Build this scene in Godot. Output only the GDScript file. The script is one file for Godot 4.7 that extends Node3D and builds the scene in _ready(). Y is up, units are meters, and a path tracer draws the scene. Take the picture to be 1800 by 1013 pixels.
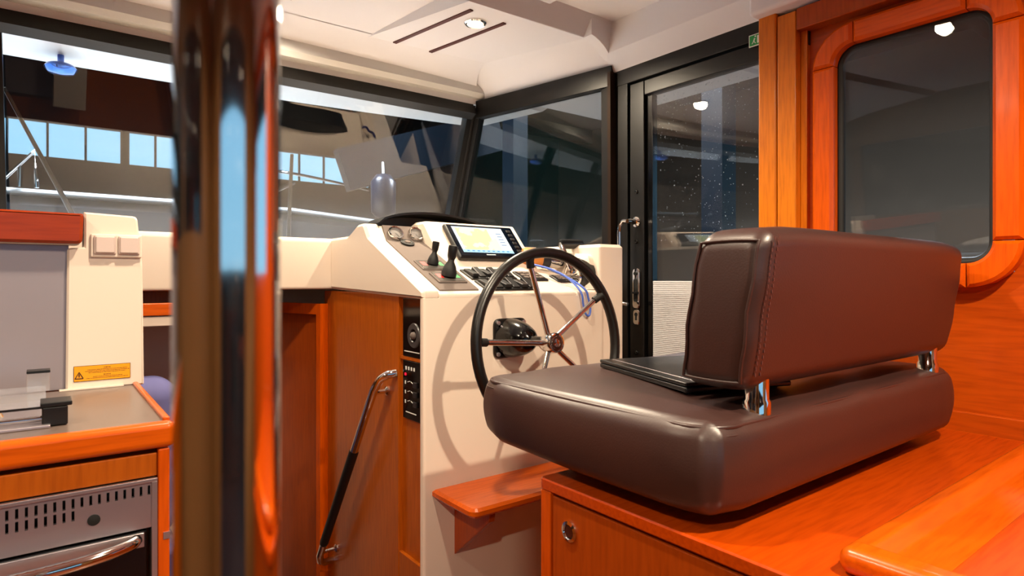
extends Node3D
# Pilothouse of a motor boat lying in a dim hangar. Axes: -z is the bow, +x is starboard, y is up, metres.

var mats := {}
var counts := {}
var rng := RandomNumberGenerator.new()

# ------------------------------------------------------------------ mesh collector
class MB:
	var v := PackedVector3Array()
	var n := PackedVector3Array()
	var t := PackedVector2Array()
	var has_uv := false
	func tri(a: Vector3, b: Vector3, c: Vector3, na: Vector3, nb: Vector3, nc: Vector3, ua := Vector2.ZERO, ub := Vector2.ZERO, uc := Vector2.ZERO) -> void:
		var g := (b - a).cross(c - a)
		if g.length_squared() < 1e-16:
			return
		if g.dot(na + nb + nc) < 0.0:
			v.append_array(PackedVector3Array([a, b, c]))
			n.append_array(PackedVector3Array([na, nb, nc]))
			t.append_array(PackedVector2Array([ua, ub, uc]))
		else:
			v.append_array(PackedVector3Array([a, c, b]))
			n.append_array(PackedVector3Array([na, nc, nb]))
			t.append_array(PackedVector2Array([ua, uc, ub]))
	func quad(a: Vector3, b: Vector3, c: Vector3, d: Vector3, nn: Vector3) -> void:
		tri(a, b, c, nn, nn, nn)
		tri(a, c, d, nn, nn, nn)
	func quad4(a: Vector3, b: Vector3, c: Vector3, d: Vector3, na: Vector3, nb: Vector3, nc: Vector3, nd: Vector3) -> void:
		tri(a, b, c, na, nb, nc)
		tri(a, c, d, na, nc, nd)
	func quad_uv(a: Vector3, b: Vector3, c: Vector3, d: Vector3, nn: Vector3) -> void:
		has_uv = true
		tri(a, b, c, nn, nn, nn, Vector2(0, 1), Vector2(1, 1), Vector2(1, 0))
		tri(a, c, d, nn, nn, nn, Vector2(0, 1), Vector2(1, 0), Vector2(0, 0))
	# a block with eight given corners: 0-3 one face in order round, 4-7 the face opposite
	func block(c: Array) -> void:
		var mid := Vector3.ZERO
		for p in c:
			mid += p / 8.0
		for f in [[0, 1, 2, 3], [4, 5, 6, 7], [0, 1, 5, 4], [1, 2, 6, 5], [2, 3, 7, 6], [3, 0, 4, 7]]:
			var nn: Vector3 = (c[f[1]] - c[f[0]]).cross(c[f[2]] - c[f[0]]).normalized()
			if nn.dot((c[f[0]] + c[f[2]]) / 2.0 - mid) < 0.0:
				nn = -nn
			quad(c[f[0]], c[f[1]], c[f[2]], c[f[3]], nn)
	func box(lo: Vector3, hi: Vector3) -> void:
		block([Vector3(lo.x, lo.y, lo.z), Vector3(hi.x, lo.y, lo.z), Vector3(hi.x, hi.y, lo.z), Vector3(lo.x, hi.y, lo.z), Vector3(lo.x, lo.y, hi.z), Vector3(hi.x, lo.y, hi.z), Vector3(hi.x, hi.y, hi.z), Vector3(lo.x, hi.y, hi.z)])
	# rounded box
	func rbox(lo: Vector3, hi: Vector3, r: float, seg := 2, inner := 1, xf := Transform3D()) -> void:
		var h := (hi - lo) / 2.0
		var mid := (hi + lo) / 2.0
		r = minf(r, minf(h.x, minf(h.y, h.z)) * 0.999)
		var ax := []
		for k in 3:
			var e: float = h[k] - r
			var l := []
			for i in range(seg, 0, -1):
				l.append(-e - r * tan(PI / 4 * i / seg))
			for i in inner + 1:
				l.append(-e + 2.0 * e * i / inner)
			for i in range(1, seg + 1):
				l.append(e + r * tan(PI / 4 * i / seg))
			ax.append(l)
		for k in 3:
			var a := (k + 1) % 3
			var b := (k + 2) % 3
			for s in [-1.0, 1.0]:
				var P := []
				var N := []
				for va in ax[a]:
					var rp := []
					var rn := []
					for vb in ax[b]:
						var q := Vector3()
						q[a] = va
						q[b] = vb
						q[k] = s * h[k]
						var inn := Vector3(clampf(q.x, -h.x + r, h.x - r), clampf(q.y, -h.y + r, h.y - r), clampf(q.z, -h.z + r, h.z - r))
						var d := (q - inn).normalized()
						rp.append(xf * (mid + inn + d * r))
						rn.append(xf.basis * d)
					P.append(rp)
					N.append(rn)
				for i in P.size() - 1:
					for j in P[0].size() - 1:
						quad4(P[i][j], P[i + 1][j], P[i + 1][j + 1], P[i][j + 1], N[i][j], N[i + 1][j], N[i + 1][j + 1], N[i][j + 1])
	# swept round tube along points
	func tube(pts: Array, r, sides := 12, caps := true, closed := false) -> void:
		var m := pts.size()
		var rings := []
		var nors := []
		var up := Vector3.ZERO
		for i in m:
			var a: Vector3 = pts[(i - 1 + m) % m] if (closed or i > 0) else pts[i]
			var b: Vector3 = pts[(i + 1) % m] if (closed or i < m - 1) else pts[i]
			var d := (b - a).normalized()
			if up == Vector3.ZERO:
				up = d.cross(Vector3.UP if absf(d.y) < 0.9 else Vector3.RIGHT).normalized()
			up = (up - d * up.dot(d)).normalized()
			var w := d.cross(up)
			var rr: float = r[i] if r is Array else r
			var ring := []
			var nor := []
			for k in sides:
				var nn := up * cos(TAU * k / sides) + w * sin(TAU * k / sides)
				ring.append(pts[i] + nn * rr)
				nor.append(nn)
			rings.append(ring)
			nors.append(nor)
		for i in (m if closed else m - 1):
			var j := (i + 1) % m
			for k in sides:
				var l := (k + 1) % sides
				quad4(rings[i][k], rings[j][k], rings[j][l], rings[i][l], nors[i][k], nors[j][k], nors[j][l], nors[i][l])
		if caps and not closed:
			for e in [0, m - 1]:
				var dd: Vector3 = (pts[0] - pts[1]).normalized() if e == 0 else (pts[m - 1] - pts[m - 2]).normalized()
				for k in sides:
					tri(pts[e], rings[e][k], rings[e][(k + 1) % sides], dd, dd, dd)
	# lathe: profile of (radius, height) along axis from origin
	func lathe(at: Vector3, axis: Vector3, prof: Array, sides := 24) -> void:
		axis = axis.normalized()
		var u := axis.cross(Vector3.UP if absf(axis.y) < 0.9 else Vector3.RIGHT).normalized()
		var w := axis.cross(u)
		var en := []
		for i in prof.size() - 1:
			var e: Vector2 = (prof[i + 1] - prof[i]).normalized()
			en.append(Vector2(e.y, -e.x))
		for i in prof.size() - 1:
			var p: Vector2 = prof[i]
			var q: Vector2 = prof[i + 1]
			var np: Vector2 = en[i]
			var nq: Vector2 = en[i]
			if i > 0 and en[i].dot(en[i - 1]) > 0.7:
				np = (en[i] + en[i - 1]).normalized()
			if i < en.size() - 1 and en[i].dot(en[i + 1]) > 0.7:
				nq = (en[i] + en[i + 1]).normalized()
			for k in sides:
				var c0 := u * cos(TAU * k / sides) + w * sin(TAU * k / sides)
				var c1 := u * cos(TAU * (k + 1) / sides) + w * sin(TAU * (k + 1) / sides)
				quad4(at + c0 * p.x + axis * p.y, at + c1 * p.x + axis * p.y, at + c1 * q.x + axis * q.y, at + c0 * q.x + axis * q.y, c0 * np.x + axis * np.y, c1 * np.x + axis * np.y, c1 * nq.x + axis * nq.y, c0 * nq.x + axis * nq.y)
	# prism: polygon in two axes, extruded along the third from a to b, its end edges bevelled by c
	func prism(poly: PackedVector2Array, axis: int, a: float, b: float, c := 0.004) -> void:
		if not Geometry2D.is_polygon_clockwise(poly):
			poly = poly.duplicate()
			poly.reverse()
		var m := poly.size()
		var ed := []
		for i in m:
			var e: Vector2 = (poly[(i + 1) % m] - poly[i]).normalized()
			ed.append(Vector2(-e.y, e.x))
		# orient the edge normals outwards
		var area := 0.0
		for i in m:
			area += poly[i].cross(poly[(i + 1) % m])
		if area > 0:
			for i in m:
				ed[i] = -ed[i]
		var ins := PackedVector2Array()
		var vn := []
		for i in m:
			var n0: Vector2 = ed[(i - 1 + m) % m]
			var n1: Vector2 = ed[i]
			var k := 1.0 + n0.dot(n1)
			ins.append(poly[i] - (n0 + n1) / maxf(k, 0.3) * c)
			if n0.dot(n1) > 0.78:
				var s := (n0 + n1).normalized()
				vn.append([s, s])
			else:
				vn.append([n0, n1])
		for i in m:
			var j := (i + 1) % m
			var n0: Vector2 = vn[i][1]
			var n1: Vector2 = vn[j][0]
			var N0 := to3(n0, axis, 0.0)
			var N1 := to3(n1, axis, 0.0)
			quad4(to3(poly[i], axis, a + c), to3(poly[i], axis, b - c), to3(poly[j], axis, b - c), to3(poly[j], axis, a + c), N0, N0, N1, N1)
			if c > 0.0:
				var na := (N0 - to3(Vector2.ZERO, axis, 1.0)).normalized()
				quad(to3(poly[i], axis, a + c), to3(poly[j], axis, a + c), to3(ins[j], axis, a), to3(ins[i], axis, a), na)
				na = (N0 + to3(Vector2.ZERO, axis, 1.0)).normalized()
				quad(to3(poly[i], axis, b - c), to3(poly[j], axis, b - c), to3(ins[j], axis, b), to3(ins[i], axis, b), na)
		var tr := Geometry2D.triangulate_polygon(ins)
		if tr.is_empty():
			tr = Geometry2D.triangulate_polygon(poly)
		for i in range(0, tr.size(), 3):
			var na := -to3(Vector2.ZERO, axis, 1.0)
			tri(to3(ins[tr[i]], axis, a), to3(ins[tr[i + 1]], axis, a), to3(ins[tr[i + 2]], axis, a), na, na, na)
			na = -na
			tri(to3(ins[tr[i]], axis, b), to3(ins[tr[i + 1]], axis, b), to3(ins[tr[i + 2]], axis, b), na, na, na)
	# axis 0: polygon is (z, y); axis 1: (x, z); axis 2: (x, y)
	static func to3(p: Vector2, axis: int, d: float) -> Vector3:
		if axis == 0:
			return Vector3(d, p.y, p.x)
		if axis == 1:
			return Vector3(p.x, d, p.y)
		return Vector3(p.x, p.y, d)
	# rows of points joined to a smooth sheet
	func sheet(rows: Array, towards: Vector3) -> void:
		var R := rows.size()
		var C: int = rows[0].size()
		var N := []
		for i in R:
			var l := []
			for j in C:
				var du: Vector3 = rows[mini(i + 1, R - 1)][j] - rows[maxi(i - 1, 0)][j]
				var dv: Vector3 = rows[i][mini(j + 1, C - 1)] - rows[i][maxi(j - 1, 0)]
				var q := du.cross(dv).normalized()
				l.append(q if q.dot(towards) > 0 else -q)
			N.append(l)
		for i in R - 1:
			for j in C - 1:
				quad4(rows[i][j], rows[i + 1][j], rows[i + 1][j + 1], rows[i][j + 1], N[i][j], N[i + 1][j], N[i + 1][j + 1], N[i][j + 1])
	func bar(a: Vector3, b: Vector3, side: Vector3, w: float, h: float) -> void:
		var d := (b - a).normalized()
		side = (side - d * side.dot(d)).normalized() * w / 2
		var up := d.cross(side).normalized() * h / 2
		block([a - side - up, a + side - up, a + side + up, a - side + up, b - side - up, b + side - up, b + side + up, b - side + up])
	# move the vertices and find smooth normals again
	func bend(f: Callable) -> void:
		var acc := {}
		for i in v.size():
			v[i] = f.call(v[i])
		for i in range(0, v.size(), 3):
			var g := (v[i + 2] - v[i]).cross(v[i + 1] - v[i])
			for k in 3:
				var key := Vector3i((v[i + k] * 20000.0).round())
				acc[key] = acc.get(key, Vector3.ZERO) + g
		for i in v.size():
			n[i] = acc[Vector3i((v[i] * 20000.0).round())].normalized()
	func mesh() -> ArrayMesh:
		var arr := []
		arr.resize(Mesh.ARRAY_MAX)
		arr[Mesh.ARRAY_VERTEX] = v
		arr[Mesh.ARRAY_NORMAL] = n
		if has_uv:
			arr[Mesh.ARRAY_TEX_UV] = t
		var m := ArrayMesh.new()
		m.add_surface_from_arrays(Mesh.PRIMITIVE_TRIANGLES, arr)
		return m

func V(x: float, y: float, z: float) -> Vector3:
	return Vector3(x, y, z)

func numbered(called: String) -> String:
	var k: int = counts.get(called, 0)
	counts[called] = k + 1
	return called if k == 0 else "%s_%03d" % [called, k]

func put(called: String, mb: MB, m: Material, parent: Node = self) -> MeshInstance3D:
	var o := MeshInstance3D.new()
	o.mesh = mb.mesh()
	o.mesh.surface_set_material(0, m)
	o.name = numbered(called) if parent == self else called
	parent.add_child(o, true)
	return o

func tag(o: Node, label: String, category: String, group := "", kind := "") -> Node:
	o.set_meta("label", label)
	if category:
		o.set_meta("category", category)
	if group:
		o.set_meta("group", group)
	if kind:
		o.set_meta("kind", kind)
	return o

func thing(called: String, label: String, category: String, group := "", kind := "") -> Node3D:
	var o := Node3D.new()
	o.name = numbered(called)
	add_child(o, true)
	tag(o, label, category, group, kind)
	return o

func struct(called: String, mb: MB, m: Material, label: String) -> MeshInstance3D:
	var o := put(called, mb, m)
	tag(o, label, "", "", "structure")
	return o

func boxed(lo: Vector3, hi: Vector3, r := 0.0, seg := 2) -> MB:
	var b := MB.new()
	if r > 0:
		b.rbox(lo, hi, r, seg)
	else:
		b.box(lo, hi)
	return b

func rounded(poly: Array, r, seg := 4) -> PackedVector2Array:
	var out := PackedVector2Array()
	var m := poly.size()
	for i in m:
		var p: Vector2 = poly[i]
		var a: Vector2 = (poly[(i - 1 + m) % m] - p)
		var b: Vector2 = (poly[(i + 1) % m] - p)
		var rr: float = r[i] if r is Array else r
		if rr <= 0.0:
			out.append(p)
			continue
		var half := absf(a.angle_to(b)) / 2.0
		var cut := minf(rr / tan(half), minf(a.length(), b.length()) * 0.49)
		var s := p + a.normalized() * cut
		var e := p + b.normalized() * cut
		for k in seg + 1:
			var f := float(k) / seg
			out.append(s.lerp(p, f).lerp(p.lerp(e, f), f))
	return out

# ------------------------------------------------------------------ materials
func mat(called: String, c: Color, rough := 0.5, metal := 0.0) -> StandardMaterial3D:
	if mats.has(called):
		return mats[called]
	var m := StandardMaterial3D.new()
	m.resource_name = called
	m.albedo_color = c
	m.roughness = rough
	m.metallic = metal
	mats[called] = m
	return m

func noise_tex(freq: float, ramp: Array, sd := 1, size := 256, octaves := 4) -> NoiseTexture2D:
	var f := FastNoiseLite.new()
	f.seed = sd
	f.noise_type = FastNoiseLite.TYPE_SIMPLEX_SMOOTH
	f.frequency = freq
	f.fractal_octaves = octaves
	var t := NoiseTexture2D.new()
	t.width = size
	t.height = size
	t.seamless = true
	t.noise = f
	if ramp:
		var g := Gradient.new()
		g.offsets = PackedFloat32Array(ramp[0])
		g.colors = PackedColorArray(ramp[1])
		t.color_ramp = g
	return t

var wood_tex: NoiseTexture2D
func wood(called: String, c: Color, grain: int, rough := 0.32) -> StandardMaterial3D:
	var m := mat(called, c, rough)
	m.albedo_texture = wood_tex
	m.uv1_triplanar = true
	m.uv1_world_triplanar = true
	var s := Vector3(7, 7, 7)
	s[grain] = 0.55
	m.uv1_scale = s
	m.clearcoat_enabled = true
	m.metallic_specular = 0.4
	m.clearcoat = 0.12
	m.clearcoat_roughness = 0.12
	return m

func glass(called: String, c: Color, a: float) -> StandardMaterial3D:
	var m := mat(called, Color(c, a), 0.0)
	m.transparency = BaseMaterial3D.TRANSPARENCY_ALPHA
	m.metallic_specular = 0.5
	return m

func glow(called: String, c: Color, e: float) -> StandardMaterial3D:
	var m := mat(called, c, 0.5)
	m.emission_enabled = true
	m.emission = c
	m.emission_energy_multiplier = e
	return m

func make_materials() -> void:
	wood_tex = noise_tex(0.022, [[0.0, 0.35, 0.6, 1.0], [Color(0.86, 0.82, 0.76), Color(0.93, 0.91, 0.88), Color(0.97, 0.96, 0.95), Color(1, 1, 1)]], 5, 512, 5)
	wood("wood_panel", Color(0.71, 0.35, 0.05), 1)
	wood("wood_deep", Color(0.67, 0.28, 0.04), 1)
	wood("wood_top", Color(0.75, 0.275, 0.02), 0, 0.22)
	wood("wood_frame", Color(0.84, 0.34, 0.018), 1, 0.26)
	wood("wood_frame_flat", Color(0.84, 0.34, 0.018), 2, 0.26)
	wood("wood_post", Color(0.86, 0.48, 0.07), 1, 0.3)
	wood("wood_wall", Color(0.75, 0.30, 0.022), 2, 0.34)
	wood("wood_edge", Color(0.83, 0.355, 0.025), 0, 0.25)
	mat("gelcoat", Color(0.89, 0.83, 0.77), 0.35)
	mat("headliner", Color(0.87, 0.87, 0.89), 0.55)
	mat("black_frame", Color(0.045, 0.04, 0.038), 0.36, 0.3)
	mat("black_plastic", Color(0.03, 0.03, 0.032), 0.4)
	mat("black_gloss", Color(0.02, 0.02, 0.022), 0.15)
	mat("rubber", Color(0.018, 0.018, 0.018), 0.6)
	mat("grey_panel", Color(0.44, 0.40, 0.38), 0.75)
	mats.grey_panel.metallic_specular = 0.2
	mat("key", Color(0.10, 0.095, 0.10), 0.42)
	mat("chrome", Color(0.86, 0.85, 0.84), 0.06, 1.0)
	mat("steel", Color(0.80, 0.77, 0.79), 0.3, 0.9)
	mat("brushed", Color(0.64, 0.60, 0.62), 0.38, 0.5)
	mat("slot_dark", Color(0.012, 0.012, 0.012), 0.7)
	mat("slot_wood", Color(0.30, 0.10, 0.06), 0.5)
	mat("switch_white", Color(0.80, 0.73, 0.70), 0.35)
	mat("laminate", Color(0.40, 0.345, 0.32), 0.3)
	mat("stitch", Color(0.36, 0.20, 0.18), 0.6)
	mat("tan", Color(0.80, 0.50, 0.22), 0.45)
	mat("blue_cord", Color(0.30, 0.42, 0.78), 0.45)
	mat("lilac_cloth", Color(0.36, 0.36, 0.56), 0.8)
	mat("hangar", Color(0.21, 0.195, 0.18), 0.9)
	mat("hangar_dark", Color(0.15, 0.13, 0.12), 0.9)
	mat("concrete", Color(0.24, 0.23, 0.22), 0.9)
	mat("hoist_blue", Color(0.006, 0.055, 0.11), 0.4)
	mat("hull_dark", Color(0.07, 0.075, 0.095), 0.3)
	mat("hull_white", Color(0.80, 0.80, 0.79), 0.35)
	mat("green", Color(0.05, 0.58, 0.27), 0.4)
	mat("white_print", Color(0.9, 0.92, 0.9), 0.4)
	mat("red_led", Color(0.8, 0.02, 0.1), 0.4)
	mat("leather_grip", Color(0.045, 0.03, 0.026), 0.5)
	var l := mat("leather", Color(0.218, 0.135, 0.122), 0.38)
	l.metallic_specular = 0.55
	var lt := noise_tex(0.09, [], 9, 256, 3)
	lt.as_normal_map = true
	lt.bump_strength = 1.2
	l.normal_enabled = true
	l.normal_texture = lt
	l.normal_scale = 0.25
	l.uv1_triplanar = true
	l.uv1_world_triplanar = true
	l.uv1_scale = Vector3(9, 9, 9)
	var rub := mat("wheel_rim", Color(0.05, 0.043, 0.038), 0.34)
	rub.metallic_specular = 0.5
	glass("pane_clear", Color(0.02, 0.025, 0.03), 0.06)
	glass("pane_teal", Color(0.02, 0.09, 0.10), 0.18)
	glass("pane_grey", Color(0.03, 0.03, 0.03), 0.1)
	glass("acrylic", Color(0.8, 0.8, 0.8), 0.12)
	glow("lamp_glow", Color(1.0, 0.88, 0.70), 9.0)

# ------------------------------------------------------------------ light fittings
func downlight(at: Vector3, where: String, energy := 2.0) -> void:
	var t := thing("ceiling_downlight", where, "ceiling light", "recessed ceiling downlights")
	var ring := MB.new()
	ring.lathe(at, Vector3.DOWN, [Vector2(0.047, -0.004), Vector2(0.047, 0.004), Vector2(0.041, 0.009), Vector2(0.034, 0.007), Vector2(0.034, -0.002)], 32)
	put("trim_ring", ring, mats.chrome, t)
	var disc := MB.new()
	disc.lathe(at, Vector3.DOWN, [Vector2(0.034, 0.001), Vector2(0.03, 0.004), Vector2(0.015, 0.006), Vector2(0.0001, 0.0065)], 32)
	put("glowing_lens", disc, mats.lamp_glow, t)
	var s := SpotLight3D.new()
	s.name = "lamp_light"
	s.position = at + V(0, -0.02, 0)
	s.rotation.x = -PI / 2
	s.spot_angle = 82.0
	s.spot_angle_attenuation = 0.6
	s.spot_range = 12.0
	s.spot_attenuation = 2.0
	s.light_energy = energy
	s.light_color = Color(1.0, 0.92, 0.80)
	s.light_size = 0.034
	s.shadow_enabled = true
	t.add_child(s)

func _ready() -> void:
	rng.seed = 77
	# camera: level, looking 37.5 degrees to starboard of the bow, lens shifted a little
	var cam := Camera3D.new()
	cam.name = "camera"
	add_child(cam)
	cam.position = V(0, 1.3, 0)
	cam.rotation.y = -deg_to_rad(37.5)
	var att := CameraAttributesPhysical.new()
	att.frustum_focal_length = 25.0
	att.exposure_aperture = 9.0
	att.frustum_focus_distance = 1.9
	att.frustum_near = 0.05
	att.frustum_far = 200.0
	cam.attributes = att
	cam.near = 0.05
	cam.far = 200.0
	cam.projection = Camera3D.PROJECTION_FRUSTUM
	cam.size = 0.05 * 1013.0 / 1074.0
	cam.frustum_offset = Vector2(0, -0.05 * 16.5 / 1074.0)
	cam.current = true
	# sky: pale daylight, seen through the hangar's windows only
	var env := Environment.new()
	env.tonemap_mode = Environment.TONE_MAPPER_LINEAR
	env.tonemap_exposure = 1.32
	env.background_mode = Environment.BG_SKY
	var sm := ProceduralSkyMaterial.new()
	sm.sky_top_color = Color(0.52, 0.78, 0.95)
	sm.sky_horizon_color = Color(0.60, 0.83, 0.96)
	sm.ground_horizon_color = Color(0.60, 0.83, 0.96)
	sm.ground_bottom_color = Color(0.5, 0.6, 0.66)
	var sky := Sky.new()
	sky.sky_material = sm
	env.sky = sky
	env.background_energy_multiplier = 1.25
	env.sdfgi_enabled = true
	env.ssao_enabled = true
	env.ssil_enabled = true
	var we := WorldEnvironment.new()
	we.name = "world_environment"
	we.environment = env
	add_child(we)
	make_materials()
	# the cabin's lamps
	downlight(V(1.42, 2.36, -2.10), "round chrome ceiling downlight between two dark slots above the helm console", 1.9)
	downlight(V(0.72, 2.385, -2.40), "round chrome ceiling downlight above the companionway by the windshield", 1.5)
	downlight(V(0.49, 2.402, -1.10), "round chrome ceiling downlight above the helm seat", 1.7)
	downlight(V(0.95, 2.43, 0.30), "round chrome ceiling downlight behind the helm seat, above the aft worktop", 3.8)
	downlight(V(-0.75, 2.43, -1.15), "round chrome ceiling downlight above the galley counter", 0.9)
	downlight(V(-0.75, 2.43, 0.60), "round chrome ceiling downlight in the saloon aft of the galley", 2.2)
	shell()
	windows()
	ceiling()
	companionway()
	console()
	helm()
	instruments()
	seat()
	galley()
	pole()
	hangar()

# ------------------------------------------------------------------ the room
func shell() -> void:
	struct("floor", boxed(V(-1.95, -0.06, -1.7), V(2.12, 0, 1.7)), wood("wood_floor", Color(0.5, 0.24, 0.08), 2), "wooden floor of the pilothouse")
	struct("floor", boxed(V(-1.95, -0.72, -3.4), V(2.12, -0.66, -1.7)), mats.wood_floor, "lower wooden floor at the foot of the companionway")
	struct("wall_riser", boxed(V(-1.95, -0.66, -1.74), V(2.12, -0.06, -1.70)), mats.wood_deep, "wooden riser below the pilothouse floor")
	# starboard wall aft of the post, with a rounded window opening left free
	var lo_y := 1.318
	var hi_y := 2.082
	var z0 := -0.96
	var z1 := -0.475
	var w := MB.new()
	w.box(V(2.05, 0, -1.06), V(2.11, lo_y, 1.7))
	w.box(V(2.05, hi_y, -1.06), V(2.11, 2.5, 1.7))
	w.box(V(2.05, lo_y, -1.06), V(2.11, hi_y, z0))
	w.box(V(2.05, lo_y, z1), V(2.11, hi_y, 0.25))
	w.box(V(2.05, lo_y, 1.5), V(2.11, hi_y, 1.7))
	struct("wall_right", w, mats.wood_wall, "varnished wooden starboard wall around the wood-framed window")
	# port wall with two windows, back wall with a glazed door
	w = MB.new()
	w.box(V(-1.95, -0.7, -3.3), V(-1.89, 1.45, 1.7))
	w.box(V(-1.95, 2.1, -3.3), V(-1.89, 2.5, 1.7))
	w.box(V(-1.95, 1.45, -2.7), V(-1.89, 2.1, -2.5))
	w.box(V(-1.95, 1.45, -1.2), V(-1.89, 2.1, -1.0))
	w.box(V(-1.95, 1.45, 0.6), V(-1.89, 2.1, 1.7))
	struct("wall_left", w, wood("wood_dull", Color(0.46, 0.33, 0.20), 1), "varnished wooden port wall with long windows")
	var g := boxed(V(-1.925, 1.45, -3.3), V(-1.915, 2.1, 0.6))
	struct("window_6", g, mats.pane_grey, "long tinted glass of the port wall")
	w = MB.new()
	w.box(V(-1.95, -0.06, 1.64), V(-0.9, 2.5, 1.7))
	w.box(V(0.9, -0.06, 1.64), V(2.12, 2.5, 1.7))
	w.box(V(-0.9, 2.1, 1.64), V(0.9, 2.5, 1.7))
	struct("wall_back", w, mats.wood_dull, "varnished wooden aft bulkhead beside the cockpit door")
	struct("door_2", boxed(V(-0.9, 0, 1.665), V(0.9, 2.1, 1.675)), mats.pane_grey, "wide glass door to the cockpit in the aft bulkhead")
	struct("window_7", boxed(V(2.075, lo_y, 0.25), V(2.083, hi_y, 1.5)), mats.pane_clear, "starboard saloon window abaft the wood-framed one")
	# front bulkhead below the windshield, roof above
	struct("wall_front", boxed(V(-1.95, -0.7, -3.2), V(2.12, 1.42, -3.14)), mats.gelcoat, "white moulded bulkhead below the windshield")
	# hull side below the side window and the door
	struct("wall_side", boxed(V(2.04, -0.7, -3.2), V(2.10, 1.44, -1.89)), mats.gelcoat, "white moulded hull side below the side window")
	var rf := MB.new()
	rf.box(V(-2.1, 2.5, -2.85), V(2.25, 2.58, 1.9))
	struct("roof", rf, mats.hull_white, "white cabin roof")
	# forward roof overhang with a curved front edge, sides a little
	var ov := MB.new()
	var pts := [Vector2(-2.1, -2.66)]
	var front := []
	for i in 13:
		var x := -2.05 + 4.25 * i / 12.0
		front.append(Vector2(x, -3.42 + 0.18 * pow(absf(x) / 2.1, 2.0)))
	var poly := PackedVector2Array(pts)
	for p in front:
		poly.append(p)
	poly.append(Vector2(2.3, -2.66))
	ov.prism(poly, 1, 2.26, 2.5, 0.02)
	struct("roof_overhang", ov, mats.hull_white, "white roof overhang seen through the top of the windshield")
	struct("roof_overhang", boxed(V(2.14, 2.27, -2.66), V(2.75, 2.5, 1.9), 0.03), mats.hull_white, "white side overhang above the side door and the starboard windows")
	# wood trim: post beside the door, rail above the window
	var p := thing("trim_1", "upright varnished wooden post between the black side door and the wood-framed window", "", "", "structure")
	put("inner_strip", boxed(V(1.995, 0.88, -1.178), V(2.11, 2.215, -1.113), 0.006), mats.wood_post, p)
	put("face_board", boxed(V(2.0, 0.88, -1.111), V(2.11, 2.2, -1.045), 0.004), mats.wood_post, p)
	put("back_board", boxed(V(2.03, 0.88, -1.044), V(2.11, 2.16, -1.022), 0.002), mats.wood_post, p)
	struct("trim_2", boxed(V(2.0, 2.132, -1.044), V(2.11, 2.205, 1.64), 0.004), mats.wood_deep, "varnished wooden rail above the wood-framed window")
	struct("baseboard_right", boxed(V(2.032, 0.86, -1.02), V(2.05, 0.928, 0.50), 0.003), mats.wood_wall, "low wooden ledge along the starboard wall beside the helm seat")

func leaning_pane(xb: float, xt: float, y0: float, y1: float, z0: float, z1: float) -> MB:
	var b := MB.new()
	var o := V(0.004, 0, 0)
	var c := [V(xb, y0, z0), V(xb, y0, z1), V(xt, y1, z1), V(xt, y1, z0)]
	b.block([c[0], c[1], c[2], c[3], c[0] + o, c[1] + o, c[2] + o, c[3] + o])
	return b

func ring_piece(c: Vector2, a0: float, a1: float, ri: float, ro: float, x0: float, x1: float) -> MB:
	# corner piece of the window frame, in the z/y plane
	var poly := PackedVector2Array()
	for k in 11:
		var a := lerpf(a0, a1, k / 10.0)
		poly.append(c + Vector2(cos(a), sin(a)) * ro)
	for k in range(10, -1, -1):
		var a := lerpf(a0, a1, k / 10.0)
		poly.append(c + Vector2(cos(a), sin(a)) * ri)
	var b := MB.new()
	b.prism(poly, 0, x0, x1, 0.009)
	return b

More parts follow.
